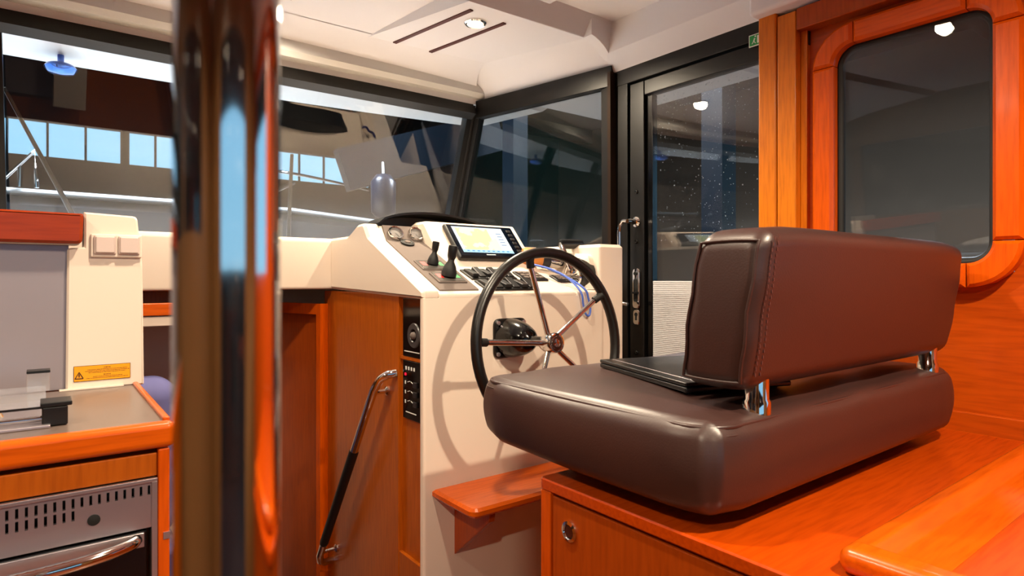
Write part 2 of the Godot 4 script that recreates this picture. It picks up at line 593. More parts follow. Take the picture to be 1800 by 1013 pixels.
func windows() -> void:
	# windshield: raked plane from y 2.20, z -2.74 down to y 1.45, z -3.12
	var top_y := 2.205
	var tp := func(x: float) -> Vector3: return V(x, top_y, -2.735 - 0.03 * (1.0 - pow((x - 0.3) / 1.6, 2.0)))
	var bt := func(x: float) -> Vector3: return V(x, 1.42, -3.13 - 0.02 * (1.0 - pow((x - 0.3) / 1.6, 2.0)))
	var nrm := V(0, -0.45, 0.89)
	var spans := [[-1.86, -0.17, -1.9, -0.17, "window_1", "black-framed windshield pane forward of the galley"], [-0.11, 0.745, -0.10, 0.755, "window_2", "middle black-framed windshield pane in front of the companionway"], [0.805, 1.80, 0.845, 1.855, "window_3", "black-framed windshield pane in front of the helm console"]]
	for s in spans:
		var w := thing(s[4], s[5], "", "", "structure")
		var q0: Vector3 = tp.call(s[0])
		var q1: Vector3 = tp.call(s[1])
		var q2: Vector3 = bt.call(s[3])
		var q3: Vector3 = bt.call(s[2])
		var off := nrm * 0.006
		var pane := MB.new()
		pane.block([q0, q1, q2, q3, q0 - off, q1 - off, q2 - off, q3 - off])
		put("pane", pane, mats.pane_clear, w)
		var fr := MB.new()
		fr.bar(q0 + V(-0.03, 0, 0), q1 + V(0.03, 0, 0), V(0, 1, -0.5), 0.085, 0.05)
		put("frame_head", fr, mats.black_frame, w)
		fr = MB.new()
		fr.bar(q3 + V(-0.03, 0.01, 0), q2 + V(0.03, 0.01, 0), V(0, 1, -0.5), 0.06, 0.05)
		put("frame_sill", fr, mats.black_frame, w)
		fr = MB.new()
		fr.bar(q1 + V(0.026, 0.02, 0), q2 + V(0.03, -0.02, 0), V(1, 0, 0), 0.058, 0.05)
		put("mullion", fr, mats.black_frame, w)
		if s[4] == "window_3":
			var gk := MB.new()
			gk.bar(q1 + V(0.03, 0.02, 0.027), q2 + V(0.034, -0.02, 0.027), V(1, 0, 0), 0.008, 0.006)
			put("gasket", gk, mats.rubber, w)
	# side window between the windshield and the door
	var sw := thing("window_4", "teal tinted side window between the windshield corner and the black side door", "", "", "structure")
	var a := V(1.868, 2.205, -2.70)
	var b := V(2.03, 2.205, -1.945)
	var c := V(2.05, 1.42, -1.945)
	var d := V(1.935, 1.42, -3.09)
	var o := V(0.006, 0, 0.001)
	var pn := MB.new()
	pn.block([a, b, c, d, a + o, b + o, c + o, d + o])
	put("pane", pn, mats.pane_teal, sw)
	var f := MB.new()
	f.bar(a + V(-0.005, 0.0, -0.02), b + V(0.0, 0, 0.05), V(0, 1, 0), 0.09, 0.05)
	put("frame_head", f, mats.black_frame, sw)
	f = MB.new()
	f.bar(d, c, V(0, 1, 0), 0.05, 0.05)
	put("frame_sill", f, mats.black_frame, sw)
	f = MB.new()
	f.bar(V(2.03, 2.24, -1.925), V(2.048, 0.0, -1.925), V(0, 0, 1), 0.05, 0.05)
	put("jamb", f, mats.black_frame, sw)
	f = MB.new()
	f.bar(V(2.012, 2.22, -1.893), V(2.022, 0.0, -1.893), V(0, 0, 1), 0.018, 0.035)
	put("bead", f, mat("bronze_bead", Color(0.20, 0.14, 0.10), 0.3, 0.6), sw)
	f = MB.new()
	f.bar(a + V(0.0, 0.01, -0.008), d + V(0.0, -0.01, -0.01), V(0.25, 0, 1), 0.035, 0.045)
	put("corner_post", f, mats.black_frame, sw)
	# side door
	var dr := thing("door_1", "black aluminium framed glass side door with chrome pull handle, rain drops on its pane", "", "", "structure")
	put("outer_jamb", boxed(V(2.03, 0.0, -1.888), V(2.10, 2.23, -1.815), 0.003), mats.black_frame, dr)
	put("head_frame", boxed(V(2.028, 2.155, -1.888), V(2.10, 2.235, -1.02), 0.003), mats.black_frame, dr)
	put("stile", boxed(V(2.036, 0.0, -1.807), V(2.085, 2.148, -1.728), 0.004), mats.black_frame, dr)
	put("top_rail", boxed(V(2.036, 2.085, -1.727), V(2.085, 2.148, -1.02), 0.004), mats.black_frame, dr)
	put("inner_bead", boxed(V(2.052, 0.0, -1.727), V(2.085, 2.084, -1.695), 0.003), mats.black_gloss, dr)
	put("bottom_rail", boxed(V(2.036, 0.0, -1.727), V(2.085, 0.12, -1.02), 0.004), mats.black_frame, dr)
	put("lower_panel", boxed(V(2.05, 0.12, -1.70), V(2.08, 0.72, -1.03), 0.002), mats.black_frame, dr)
	put("inner_pane", leaning_pane(2.084, 2.050, 0.72, 2.09, -1.70, -1.03), mats.pane_clear, dr)
	put("added_outer_pane", leaning_pane(2.098, 2.064, 0.72, 2.09, -1.70, -1.03), mats.pane_clear, dr)  # second pane, added to strengthen the reflections in the door glass
	# drops on the outside of the pane
	var dm := MB.new()
	for i in 520:
		var z := -1.69 + rng.randf() * 0.6
		var y := 2.07 - 0.62 * pow(rng.randf(), 1.7)
		var r := 0.0012 + 0.0022 * rng.randf() * rng.randf()
		dm.lathe(V(2.1024 - 0.034 * (y - 0.72) / 1.37, y, z), V(1, 0, 0), [Vector2(r, 0), Vector2(r * 0.75, r * 0.55), Vector2(0.0001, r * 0.8)], 6)
	var drops := put("rain_drops", dm, mat("drop", Color(0.8, 0.82, 0.84), 0.1), dr)
	drops.set_meta("kind", "stuff")
	# handle, lock plates, screws
	var h := MB.new()
	var hp := []
	for q in [[1.975, 1.545, -1.768], [1.975, 1.548, -1.79], [1.972, 1.53, -1.806], [1.97, 1.50, -1.81], [1.97, 1.35, -1.81], [1.97, 1.235, -1.81], [1.972, 1.208, -1.806], [1.975, 1.192, -1.79], [1.975, 1.19, -1.765]]:
		hp.append(V(q[0], q[1], q[2]))
	h.tube(hp, 0.0085, 12)
	var hd := put("pull_handle", h, mats.chrome, dr)
	var ro := MB.new()
	ro.lathe(V(2.036, 1.545, -1.768), V(-1, 0, 0), [Vector2(0.022, 0), Vector2(0.022, 0.006), Vector2(0.012, 0.01), Vector2(0.01, 0.06), Vector2(0.0001, 0.06)], 24)
	put("rosette", ro, mats.chrome, hd)
	var lp := MB.new()
	lp.prism(rounded([Vector2(-1.785, 1.17), Vector2(-1.745, 1.17), Vector2(-1.745, 1.345), Vector2(-1.785, 1.345)], 0.02, 6), 0, 2.026, 2.037, 0.003)
	var lpo := put("lock_plate", lp, mats.chrome, dr)
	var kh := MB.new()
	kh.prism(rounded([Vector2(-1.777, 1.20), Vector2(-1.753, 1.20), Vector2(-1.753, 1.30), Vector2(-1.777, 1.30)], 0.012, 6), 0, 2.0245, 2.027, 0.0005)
	put("recess_shade", kh, mats.slot_dark, lpo)  # dark piece on the plate, standing for the shade inside a finger hole
	var lt := MB.new()
	lt.box(V(2.012, 1.235, -1.778), V(2.026, 1.243, -1.752))
	lt.lathe(V(2.026, 1.322, -1.765), V(-1, 0, 0), [Vector2(0.009, 0), Vector2(0.008, 0.006), Vector2(0.0001, 0.007)], 16)
	put("latch", lt, mats.black_plastic, lpo)
	lp = MB.new()
	lp.prism(rounded([Vector2(-1.783, 1.10), Vector2(-1.747, 1.10), Vector2(-1.747, 1.168), Vector2(-1.783, 1.168)], 0.018, 6), 0, 2.028, 2.037, 0.003)
	lpo = put("key_plate", lp, mats.chrome, dr)
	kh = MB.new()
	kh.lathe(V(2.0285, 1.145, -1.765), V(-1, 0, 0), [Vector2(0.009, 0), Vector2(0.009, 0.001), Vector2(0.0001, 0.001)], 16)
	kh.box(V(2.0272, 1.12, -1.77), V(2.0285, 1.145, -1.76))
	put("keyhole_shade", kh, mats.slot_dark, lpo)  # hole is not cut; its shade is this dark piece
	for y in [1.675, 1.46, 0.98]:
		var sc := MB.new()
		sc.lathe(V(2.036, y, -1.768), V(-1, 0, 0), [Vector2(0.009, 0), Vector2(0.009, 0.003), Vector2(0.006, 0.006), Vector2(0.0001, 0.006)], 16)
		put("screw_cap", sc, mats.black_gloss, dr)
	# green emergency exit sticker on the head frame
	var ex := thing("exit_sticker", "small green emergency exit sticker on the black frame above the side door", "sign")
	put("backing", boxed(V(2.0255, 2.135, -1.232), V(2.0285, 2.178, -1.18)), mats.white_print, ex)
	put("green_field", boxed(V(2.0245, 2.1385, -1.2285), V(2.0258, 2.1745, -1.1835)), mats.green, ex)
	var fig := MB.new()
	fig.box(V(2.0238, 2.143, -1.199), V(2.0247, 2.170, -1.187))
	fig.bar(V(2.0242, 2.163, -1.208), V(2.0242, 2.153, -1.212), V(0, 0, 1), 0.005, 0.001)
	fig.bar(V(2.0242, 2.153, -1.212), V(2.0242, 2.144, -1.205), V(0, 0, 1), 0.003, 0.001)
	fig.bar(V(2.0242, 2.153, -1.212), V(2.0242, 2.144, -1.219), V(0, 0, 1), 0.003, 0.001)
	fig.lathe(V(2.0246, 2.169, -1.206), V(-1, 0, 0), [Vector2(0.003, 0), Vector2(0.003, 0.0008), Vector2(0.0001, 0.0008)], 10)
	put("running_figure", fig, mats.white_print, ex)
	# ribbed white sheet in the lower part of the door
	var rs := thing("ribbed_sheet", "white finely ribbed plastic sheet standing against the lower side door pane", "sheet")
	put("sheet", boxed(V(2.052, 0.722, -1.69), V(2.0555, 1.29, -1.20)), mat("sheet_white", Color(0.78, 0.78, 0.79), 0.4), rs)
	for i in 70:
		put("rib", boxed(V(2.0495, 0.732 + i * 0.008, -1.69), V(2.0521, 0.736 + i * 0.008, -1.20)), mats.sheet_white, rs)
	# wood-framed window in the starboard wall
	var ww := thing("window_5", "starboard window in a thick rounded varnished wooden frame behind the helm seat", "", "", "structure")
	var zl := -0.99
	var zr := -0.445
	var yb := 1.276
	var yt := 2.105
	var ro2 := 0.125
	var bw := 0.066
	var x0 := 1.995
	var x1 := 2.055
	var corners := [[Vector2(zr - ro2, yt - ro2), 0.0], [Vector2(zl + ro2, yt - ro2), PI / 2], [Vector2(zl + ro2, yb + ro2), PI], [Vector2(zr - ro2, yb + ro2), 1.5 * PI]]
	for k in corners:
		put("frame_corner", ring_piece(k[0], k[1] + 0.012, k[1] + PI / 2 - 0.012, ro2 - bw, ro2, x0, x1), mats.wood_frame, ww)
	var jg := 0.0015
	var sides := [[zl, zl + bw, yb + ro2 + jg, yt - ro2 - jg, "wood_frame"], [zr - bw, zr, yb + ro2 + jg, yt - ro2 - jg, "wood_frame"], [zl + ro2 + jg, zr - ro2 - jg, yt - bw, yt, "wood_frame_flat"], [zl + ro2 + jg, zr - ro2 - jg, yb, yb + bw, "wood_frame_flat"]]
	for k in sides:
		var sb := MB.new()
		sb.prism(PackedVector2Array([Vector2(k[0], k[2]), Vector2(k[1], k[2]), Vector2(k[1], k[3]), Vector2(k[0], k[3])]), 0, x0, x1, 0.009)
		put("frame_side", sb, mats[k[4]], ww)
	# black rubber seal inside the frame
	var seal_path := []
	for k in corners:
		for i in 9:
			var an: float = k[1] + PI / 2 * i / 8.0
			var e: Vector2 = k[0] + Vector2(cos(an), sin(an)) * (ro2 - bw - 0.004)
			seal_path.append(V(2.045, e.y, e.x))
	var se := MB.new()
	se.tube(seal_path, 0.014, 10, false, true)
	put("rubber_seal", se, mats.rubber, ww)
	put("inner_pane", leaning_pane(2.072, 2.032, yb + 0.04, yt - 0.04, zl + 0.04, zr - 0.04), mats.pane_grey, ww)
	put("added_outer_pane", leaning_pane(2.088, 2.048, yb + 0.04, yt - 0.04, zl + 0.04, zr - 0.04), mats.pane_clear, ww)  # second pane added so the window mirrors the ceiling more strongly

# ------------------------------------------------------------------ ceiling
func ceiling() -> void:
	var t := thing("ceiling", "white moulded cabin ceiling with a recessed panel and curved coves", "", "", "structure")
	# edge line of the cove: port windshield end, windshield corner, door head, aft
	var b := MB.new()
	var rows := []
	# front cove along x
	for k in 7:
		var f := k / 6.0
		var row := []
		for i in 13:
			var x := lerpf(-1.9, 1.87, i / 12.0)
			var zf := -2.735 - 0.03 * (1.0 - pow((x - 0.3) / 1.6, 2.0)) + 0.012
			var xin := minf(x, 1.72)
			var p0 := V(x, 2.235, zf)
			var p1 := V(minf(x, 1.80), 2.345, zf + 0.03)
			var p2 := V(xin, 2.365, zf + 0.26)
			row.append(p0.lerp(p1, f).lerp(p1.lerp(p2, f), f))
		rows.append(row)
	b.sheet(rows, V(0, -1, 0.4))
	put("front_cove", b, mats.headliner, t)
	# side cove, forward part
	b = MB.new()
	rows = []
	for k in 7:
		var f := k / 6.0
		var row := []
		for i in 9:
			var g := i / 8.0
			var p0 := V(1.868, 2.235, -2.735).lerp(V(2.028, 2.225, -1.90), g)
			var p1 := p0 + V(-0.035, 0.11, 0.02 * (1 - g))
			var p2 := V(1.72, 2.365, -2.50).lerp(V(1.90, 2.36, -1.93), g)
			row.append(p0.lerp(p1, f).lerp(p1.lerp(p2, f), f))
		rows.append(row)
	b.sheet(rows, V(-0.6, -1, 0))
	put("side_cove", b, mats.headliner, t)
	# forward flat: slotted pod to starboard, centre that rises a little towards the stern
	b = MB.new()
	b.quad(V(1.13, 2.362, -2.52), V(1.74, 2.365, -2.515), V(1.90, 2.36, -1.93), V(1.29, 2.36, -1.95), V(0, -1, 0))
	b.quad(V(1.13, 2.362, -2.52), V(1.29, 2.36, -1.95), V(1.27, 2.42, -1.95), V(1.13, 2.364, -2.52), V(-1, -0.3, 0))
	put("slotted_pod", b, mats.headliner, t)
	b = MB.new()
	b.quad(V(-1.9, 2.364, -2.52), V(1.135, 2.364, -2.52), V(1.275, 2.42, -1.94), V(-1.9, 2.42, -1.94), V(0, -1, 0.1))
	put("centre_panel", b, mats.headliner, t)
	# step up into the aft recess
	b = MB.new()
	b.quad(V(1.27, 2.36, -1.95), V(2.06, 2.358, -1.93), V(2.06, 2.44, -1.875), V(1.27, 2.44, -1.875), V(0, -0.3, 1))
	b.quad(V(-1.9, 2.42, -1.94), V(1.275, 2.42, -1.94), V(1.275, 2.44, -1.875), V(-1.9, 2.44, -1.875), V(0, -0.3, 1))
	put("recess_step", b, mats.headliner, t)
	b = MB.new()
	b.quad(V(-1.9, 2.44, -1.88), V(2.02, 2.44, -1.88), V(2.02, 2.44, 1.65), V(-1.9, 2.44, 1.65), V(0, -1, 0))
	put("recess_panel", b, mats.headliner, t)
	# side fascia of two faces above the door
	b = MB.new()
	b.quad(V(2.005, 2.445, -1.90), V(2.005, 2.445, 1.65), V(1.985, 2.30, 1.65), V(1.985, 2.30, -1.90), V(-1, -0.1, 0))
	b.quad(V(1.985, 2.30, -1.90), V(1.985, 2.30, 1.65), V(2.03, 2.218, 1.65), V(2.03, 2.218, -1.90), V(-1, -0.5, 0))
	b.quad(V(2.03, 2.218, -1.90), V(2.03, 2.218, 1.65), V(2.11, 2.235, 1.65), V(2.11, 2.235, -1.90), V(0, -1, 0))
	put("side_fascia", b, mats.headliner, t)
	b = MB.new()
	var cap := PackedVector2Array()
	for k in 9:
		var f := k / 8.0
		var q0 := Vector2(2.028, 2.222)
		var q1 := Vector2(1.993, 2.332)
		var q2 := Vector2(1.88, 2.357)
		cap.append(q0.lerp(q1, f).lerp(q1.lerp(q2, f), f))
	cap.append(Vector2(1.88, 2.46))
	cap.append(Vector2(2.10, 2.46))
	cap.append(Vector2(2.10, 2.222))
	b.prism(cap, 2, -1.935, -1.885, 0.001)
	put("corner_block", b, mats.headliner, t)
	put("end_fascia", boxed(V(1.95, 2.212, -1.19), V(2.10, 2.40, 1.65), 0.015), mats.headliner, t)
	# overhead panel that hangs a little lower
	put("overhead_panel", boxed(V(0.25, 2.402, -1.86), V(1.62, 2.438, -0.3), 0.012), mats.headliner, t)
	# dark slots let into the ceiling
	var slots := [[V(1.253, 2.3605, -2.50), V(1.338, 2.3585, -2.005)], [V(1.425, 2.3605, -2.49), V(1.516, 2.3585, -2.026)], [V(1.50, 2.4015, -1.78), V(1.50, 2.4015, -1.25)], [V(1.30, 2.4015, -1.78), V(1.30, 2.4015, -1.25)]]
	slots[1][0] = V(1.437, 2.3605, -2.50)
	for s in slots:
		var sb := MB.new()
		sb.bar(s[0], s[1], V(1, 0, 0), 0.018, 0.006)
		put("slot_inlay", sb, mats.slot_wood, t)

# ------------------------------------------------------------------ companionway
func companionway() -> void:
	var w := thing("trim_3", "varnished wooden companionway lining below the white console", "", "", "structure")
	put("main_panel", boxed(V(0.932, -0.66, -2.50), V(0.955, 1.25, -1.832), 0.002), mats.wood_panel, w)
	put("recess_strip", boxed(V(0.947, -0.66, -1.832), V(0.957, 1.25, -1.67)), mats.wood_panel, w)
	put("strip_foot", boxed(V(0.934, -0.66, -1.832), V(0.947, 0.40, -1.67), 0.003), mats.wood_panel, w)
	put("panel_divider", boxed(V(0.938, 1.036, -1.83), V(0.948, 1.046, -1.68)), mats.wood_panel, w)
	# stereo remote panel
	var s := thing("stereo_panel", "black stereo loudspeaker panel with grey ring in the companionway lining", "stereo panel")
	put("plate", boxed(V(0.938, 1.047, -1.812), V(0.947, 1.236, -1.672), 0.002), mats.black_gloss, s)
	var r := MB.new()
	r.lathe(V(0.938, 1.118, -1.735), V(-1, 0, 0), [Vector2(0.04, 0), Vector2(0.038, 0.004), Vector2(0.022, 0.004), Vector2(0.02, 0.0005)], 32)
	put("volume_ring", r, mat("ring_grey", Color(0.24, 0.23, 0.235), 0.4), s)
	r = MB.new()
	r.lathe(V(0.938, 1.118, -1.735), V(-1, 0, 0), [Vector2(0.012, 0), Vector2(0.011, 0.008), Vector2(0.006, 0.012), Vector2(0.0001, 0.013)], 24)
	put("knob", r, mats.grey_panel, s)
	put("display", boxed(V(0.9365, 1.17, -1.795), V(0.9385, 1.222, -1.69)), mat("display_off", Color(0.04, 0.055, 0.05), 0.1), s)
	put("print_line", boxed(V(0.9372, 1.063, -1.80), V(0.9382, 1.066, -1.70)), mats.white_print, s)
	# breaker panel
	s = thing("breaker_panel", "black electric switch panel with red indicator below the stereo panel", "switch panel")
	put("plate", boxed(V(0.938, 0.845, -1.812), V(0.947, 1.034, -1.672), 0.002), mats.black_gloss, s)
	put("red_indicator", boxed(V(0.9362, 0.985, -1.796), V(0.9382, 0.993, -1.788)), glow("red_indicator_glow", Color(1.0, 0.05, 0.2), 1.2), s)
	var marks := MB.new()
	for i in 4:
		marks.box(V(0.937, 1.004, -1.792 + i * 0.018), V(0.9382, 1.015, -1.784 + i * 0.018))
	for k in 3:
		var y := 0.965 - k * 0.031
		marks.box(V(0.937, y - 0.008, -1.796), V(0.9382, y + 0.003, -1.790))
		marks.bar(V(0.9375, y, -1.778), V(0.9375, y + 0.004, -1.762), V(0, 1, 0), 0.002, 0.001)
		marks.bar(V(0.9375, y + 0.003, -1.756), V(0.9375, y - 0.002, -1.742), V(0, 1, 0), 0.002, 0.001)
	marks.box(V(0.937, 0.866, -1.79), V(0.9382, 0.869, -1.72))
	put("print", marks, mats.white_print, s).set_meta("kind", "stuff")
	for k in 3:
		put("switch", boxed(V(0.932, 0.952 - k * 0.031, -1.735), V(0.9385, 0.970 - k * 0.031, -1.712), 0.002), mats.key, s)
	# handrail
	var h := thing("handrail", "slanting chrome handrail with black leather grip on the companionway lining", "handrail")
	var path := [V(0.93, 0.985, -1.845), V(0.905, 0.983, -1.85), V(0.882, 0.968, -1.865), V(0.872, 0.93, -1.89), V(0.87, 0.89, -1.915), V(0.87, 0.80, -1.977), V(0.87, 0.688, -2.051)]
	var b := MB.new()
	b.tube(path, 0.0145, 14)
	put("upper_tube", b, mats.chrome, h)
	b = MB.new()
	b.tube([V(0.87, 0.694, -2.047), V(0.87, 0.688, -2.051), V(0.87, 0.27, -2.338), V(0.87, 0.262, -2.343)], [0.0145, 0.0172, 0.0172, 0.0145], 14)
	put("leather_grip", b, mats.leather_grip, h)
	b = MB.new()
	b.tube([V(0.87, 0.268, -2.34), V(0.87, 0.205, -2.382), V(0.876, 0.175, -2.398), V(0.89, 0.162, -2.405), V(0.932, 0.16, -2.407)], 0.0145, 14)
	put("lower_tube", b, mats.chrome, h)
	for q in [[0.93, 1.91], [0.235, 2.365]]:
		b = MB.new()
		b.tube([V(0.872, q[0] - 0.012, -q[1]), V(0.922, q[0] - 0.012, -q[1])], 0.008, 12)
		b.lathe(V(0.932, q[0] - 0.012, -q[1]), V(-1, 0, 0), [Vector2(0.016, 0), Vector2(0.016, 0.006), Vector2(0.008, 0.012)], 20)
		put("stand_off", b, mats.chrome, h)
	# open cabin door with a raised frame, hinged at its forward edge
	var d := thing("cabin_door", "open varnished wooden cabin door with raised border below the dashboard", "door")
	var p0 := V(0.915, 0, -2.46)
	var p1 := V(0.80, 0, -2.83)
	var dir := (p1 - p0).normalized()
	var nn := V(dir.z, 0, -dir.x)
	if nn.dot(V(-1, 0, 0)) < 0:
		nn = -nn
	var L := (p1 - p0).length()
	var slab := MB.new()
	slab.bar(p0 + dir * (L / 2) + V(0, -0.6, 0) - nn * 0.012, p0 + dir * (L / 2) + V(0, 1.197, 0) - nn * 0.012, dir, L, 0.014)
	put("panel", slab, mats.wood_deep, d)
	for s2 in [0.012, L - 0.012]:
		b = MB.new()
		b.bar(p0 + dir * s2 + V(0, -0.6, 0), p0 + dir * s2 + V(0, 1.197, 0), dir, 0.026, 0.04)
		put("border_stile", b, mats.wood_frame, d)
	b = MB.new()
	b.bar(p0 + dir * 0.025 + V(0, 1.175, 0), p0 + dir * (L - 0.025) + V(0, 1.175, 0), V(0, 1, 0), 0.044, 0.04)
	put("border_rail", b, mats.wood_frame, d)
	for y in [0.955, 0.26]:
		b = MB.new()
		b.bar(p1 + V(0, y - 0.03, 0) + nn * 0.015 + dir * 0.008, p1 + V(0, y + 0.03, 0) + nn * 0.015 + dir * 0.008, dir, 0.022, 0.01)
		put("hinge", b, mats.steel, d)
	struct("trim_4", boxed(V(0.62, -0.66, -2.90), V(0.80, 1.25, -2.86)), mats.gelcoat, "white frame edge beside the open cabin door")
	# shelf under the dashboard to port
	var sh := thing("dash_shelf", "wooden shelf with raised lip under the white dashboard", "shelf")
	put("back_board", boxed(V(-0.6, 1.19, -2.70), V(0.60, 1.256, -2.68)), mats.wood_panel, sh)
	put("bottom_board", boxed(V(-0.6, 1.172, -2.70), V(0.60, 1.186, -2.41), 0.003), mats.wood_panel, sh)
	put("lip", boxed(V(-0.6, 1.172, -2.425), V(0.60, 1.216, -2.405), 0.004), mats.wood_edge, sh)
	struct("trim_5", boxed(V(-0.6, 1.135, -2.70), V(0.60, 1.170, -2.415), 0.004), mats.gelcoat, "white moulded beam under the dashboard shelf")
	var lc := thing("cabin_seat", "lilac upholstered seat back in the lower cabin beyond the galley counter", "seat")
	put("backrest", boxed(V(0.05, 0.42, -2.50), V(0.37, 0.965, -2.33), 0.075, 6), mats.lilac_cloth, lc)
	put("seat_base", boxed(V(0.05, -0.66, -2.72), V(0.37, 0.40, -2.30), 0.02, 3), mats.lilac_cloth, lc)

# ------------------------------------------------------------------ console
func console() -> void:
	var c := thing("helm_console", "cream white moulded helm console with stepped instrument pods and dashboard", "console")
	var g: Material = mats.gelcoat
	var b := MB.new()
	b.prism(rounded([Vector2(0.924, -1.65), Vector2(1.70, -1.65), Vector2(1.70, -1.78), Vector2(0.957, -1.78), Vector2(0.957, -1.672), Vector2(0.924, -1.672)], [0.018, 0, 0, 0, 0, 0.004], 5), 1, 0.0, 1.24, 0.002)
	put("front_panel", b, g, c)
	# port rim with its sloping profile
	b = MB.new()
	b.prism(rounded([Vector2(-1.65, 1.235), Vector2(-1.65, 1.262), Vector2(-2.05, 1.452), Vector2(-2.088, 1.502), Vector2(-2.15, 1.500), Vector2(-2.24, 1.462), Vector2(-2.46, 1.462), Vector2(-2.46, 1.258), Vector2(-2.39, 1.258)], [0.008, 0.012, 0.03, 0.025, 0.03, 0.03, 0, 0, 0.02], 4), 0, 0.922, 0.985, 0.010)
	put("port_rim", b, g, c)
	# floor under the grey lever panel
	b = MB.new()
	b.prism(rounded([Vector2(-1.65, 1.235), Vector2(-1.65, 1.252), Vector2(-2.045, 1.436), Vector2(-2.085, 1.494), Vector2(-2.40, 1.46), Vector2(-2.40, 1.235)], [0.004, 0.012, 0.01, 0, 0, 0], 4), 0, 0.98, 1.15, 0.001)
	put("lever_base", b, g, c)
	# plotter pod: steep upper face, shallow lower face
	b = MB.new()
	b.prism(rounded([Vector2(-1.65, 1.235), Vector2(-1.65, 1.250), Vector2(-1.875, 1.342), Vector2(-2.035, 1.518), Vector2(-2.12, 1.518), Vector2(-2.30, 1.46), Vector2(-2.40, 1.46), Vector2(-2.40, 1.235)], [0.004, 0.014, 0.02, 0.018, 0.02, 0, 0, 0], 4), 0, 1.142, 1.575, 0.011)
	put("plotter_pod", b, g, c)
	b = MB.new()
	b.prism(rounded([Vector2(-1.65, 1.235), Vector2(-1.65, 1.250), Vector2(-1.875, 1.335), Vector2(-2.25, 1.44), Vector2(-2.40, 1.44), Vector2(-2.40, 1.235)], [0.004, 0.014, 0.02, 0.02, 0, 0], 4), 0, 1.57, 1.72, 0.002)
	put("throttle_base", b, g, c)
	# starboard cheek: low fairing and the taller outer block
	b = MB.new()
	b.prism(rounded([Vector2(-1.665, 1.24), Vector2(-1.70, 1.395), Vector2(-2.2, 1.43), Vector2(-2.2, 1.24)], [0.01, 0.035, 0.01, 0], 5), 0, 1.655, 1.74, 0.022)
	put("fairing", b, g, c)
	b = MB.new()
	b.prism(rounded([Vector2(1.70, -1.66), Vector2(1.828, -1.65), Vector2(1.828, -2.6), Vector2(1.70, -2.6)], [0.012, 0.02, 0, 0], 5), 1, 0.0, 1.434, 0.012)
	put("starboard_cheek", b, g, c)
	# dashboard shelf running to port over the companionway
	b = MB.new()
	b.prism(rounded([Vector2(-2.40, 1.258), Vector2(-2.398, 1.462), Vector2(-3.12, 1.458), Vector2(-3.12, 1.42), Vector2(-2.46, 1.258)], [0.012, 0.02, 0, 0, 0], 4), 0, -1.88, 0.935, 0.002)
	put("dashboard", b, g, c)
	b = MB.new()
	b.prism(PackedVector2Array([Vector2(-2.38, 1.40), Vector2(-2.38, 1.458), Vector2(-3.12, 1.456), Vector2(-3.12, 1.40)]), 0, 0.93, 1.98, 0.001)
	put("dashboard_top", b, g, c)
	# black glare hood over the gauges
	b = MB.new()
	var rows := []
	for k in [0.0, 1.0]:
		var row := []
		for i in 17:
			var f := i / 16.0
			var x := lerpf(0.975, 1.47, f)
			var y := 1.505 + 0.057 * pow(maxf(sin(PI * f), 0.0), 0.55)
			row.append(V(x, y - k * 0.004, -2.075 - 0.04 * sin(PI * f) - k * 0.13))
		rows.append(row)
	var low := []
	var lowb := []
	for i in 17:
		low.append(rows[0][i] + V(0, -0.008, 0.0))
		lowb.append(rows[1][i] + V(0, -0.008, 0.0))
	b.sheet([rows[0], rows[1]], V(0, 1, 0))
	b.sheet([low, lowb], V(0, -1, 0))
	b.sheet([rows[0], low], V(0, 0, 1))
	var wall_b := []
	for i in 17:
		wall_b.append(V(rows[1][i].x, 1.45, rows[1][i].z))
	b.sheet([rows[1], wall_b], V(0, 0, 1))
	put("glare_hood", b, mats.black_plastic, c)
	# grey lever panel: sloping plate and the steep gauge plate above it
	b = MB.new()
	var dn := Vector2(0.436, 0.184).normalized()
	b.prism(rounded([Vector2(-1.668, 1.2595), Vector2(-1.668, 1.2655), Vector2(-2.043, 1.4405), Vector2(-2.082, 1.498), Vector2(-2.088, 1.494), Vector2(-2.049, 1.434)], [0, 0.002, 0.01, 0, 0, 0.01], 3), 0, 0.992, 1.142, 0.001)
	put("lever_panel", b, mats.grey_panel, c)

func chrome_gauge(at: Vector3, axis: Vector3, label: String) -> void:
	var t := thing("gauge", label, "gauge", "round gauges under the glare hood")
	var b := MB.new()
	b.lathe(at, axis, [Vector2(0.031, 0), Vector2(0.031, 0.006), Vector2(0.028, 0.011), Vector2(0.024, 0.009), Vector2(0.0235, 0.004)], 32)
	put("bezel", b, mats.chrome, t)
	b = MB.new()
	b.lathe(at, axis, [Vector2(0.024, 0.003), Vector2(0.0001, 0.003)], 28)
	put("dial", b, mat("dial_face", Color(0.34, 0.30, 0.28), 0.4), t)
	var u := axis.cross(V(1, 0, 0)).normalized()
	var w := V(1, 0, 0)
	var tk := MB.new()
	for k in 9:
		var an := PI * (-0.15 + 1.3 * k / 8.0)
		var e := w * cos(an) - u * sin(an)
		tk.bar(at + axis * 0.0035 + e * 0.017, at + axis * 0.0035 + e * 0.022, axis, 0.001, 0.0014)
	put("scale_marks", tk, mats.black_plastic, t)
	b = MB.new()
	b.bar(at + axis * 0.004, at + axis * 0.004 + (w * 0.6 - u * 0.8) * 0.018, axis, 0.001, 0.002)
	put("needle", b, mats.black_plastic, t)
	b = MB.new()
	b.lathe(at, axis, [Vector2(0.024, 0.0065), Vector2(0.0001, 0.0072)], 28)
	put("cover_glass", b, mats.acrylic, t)

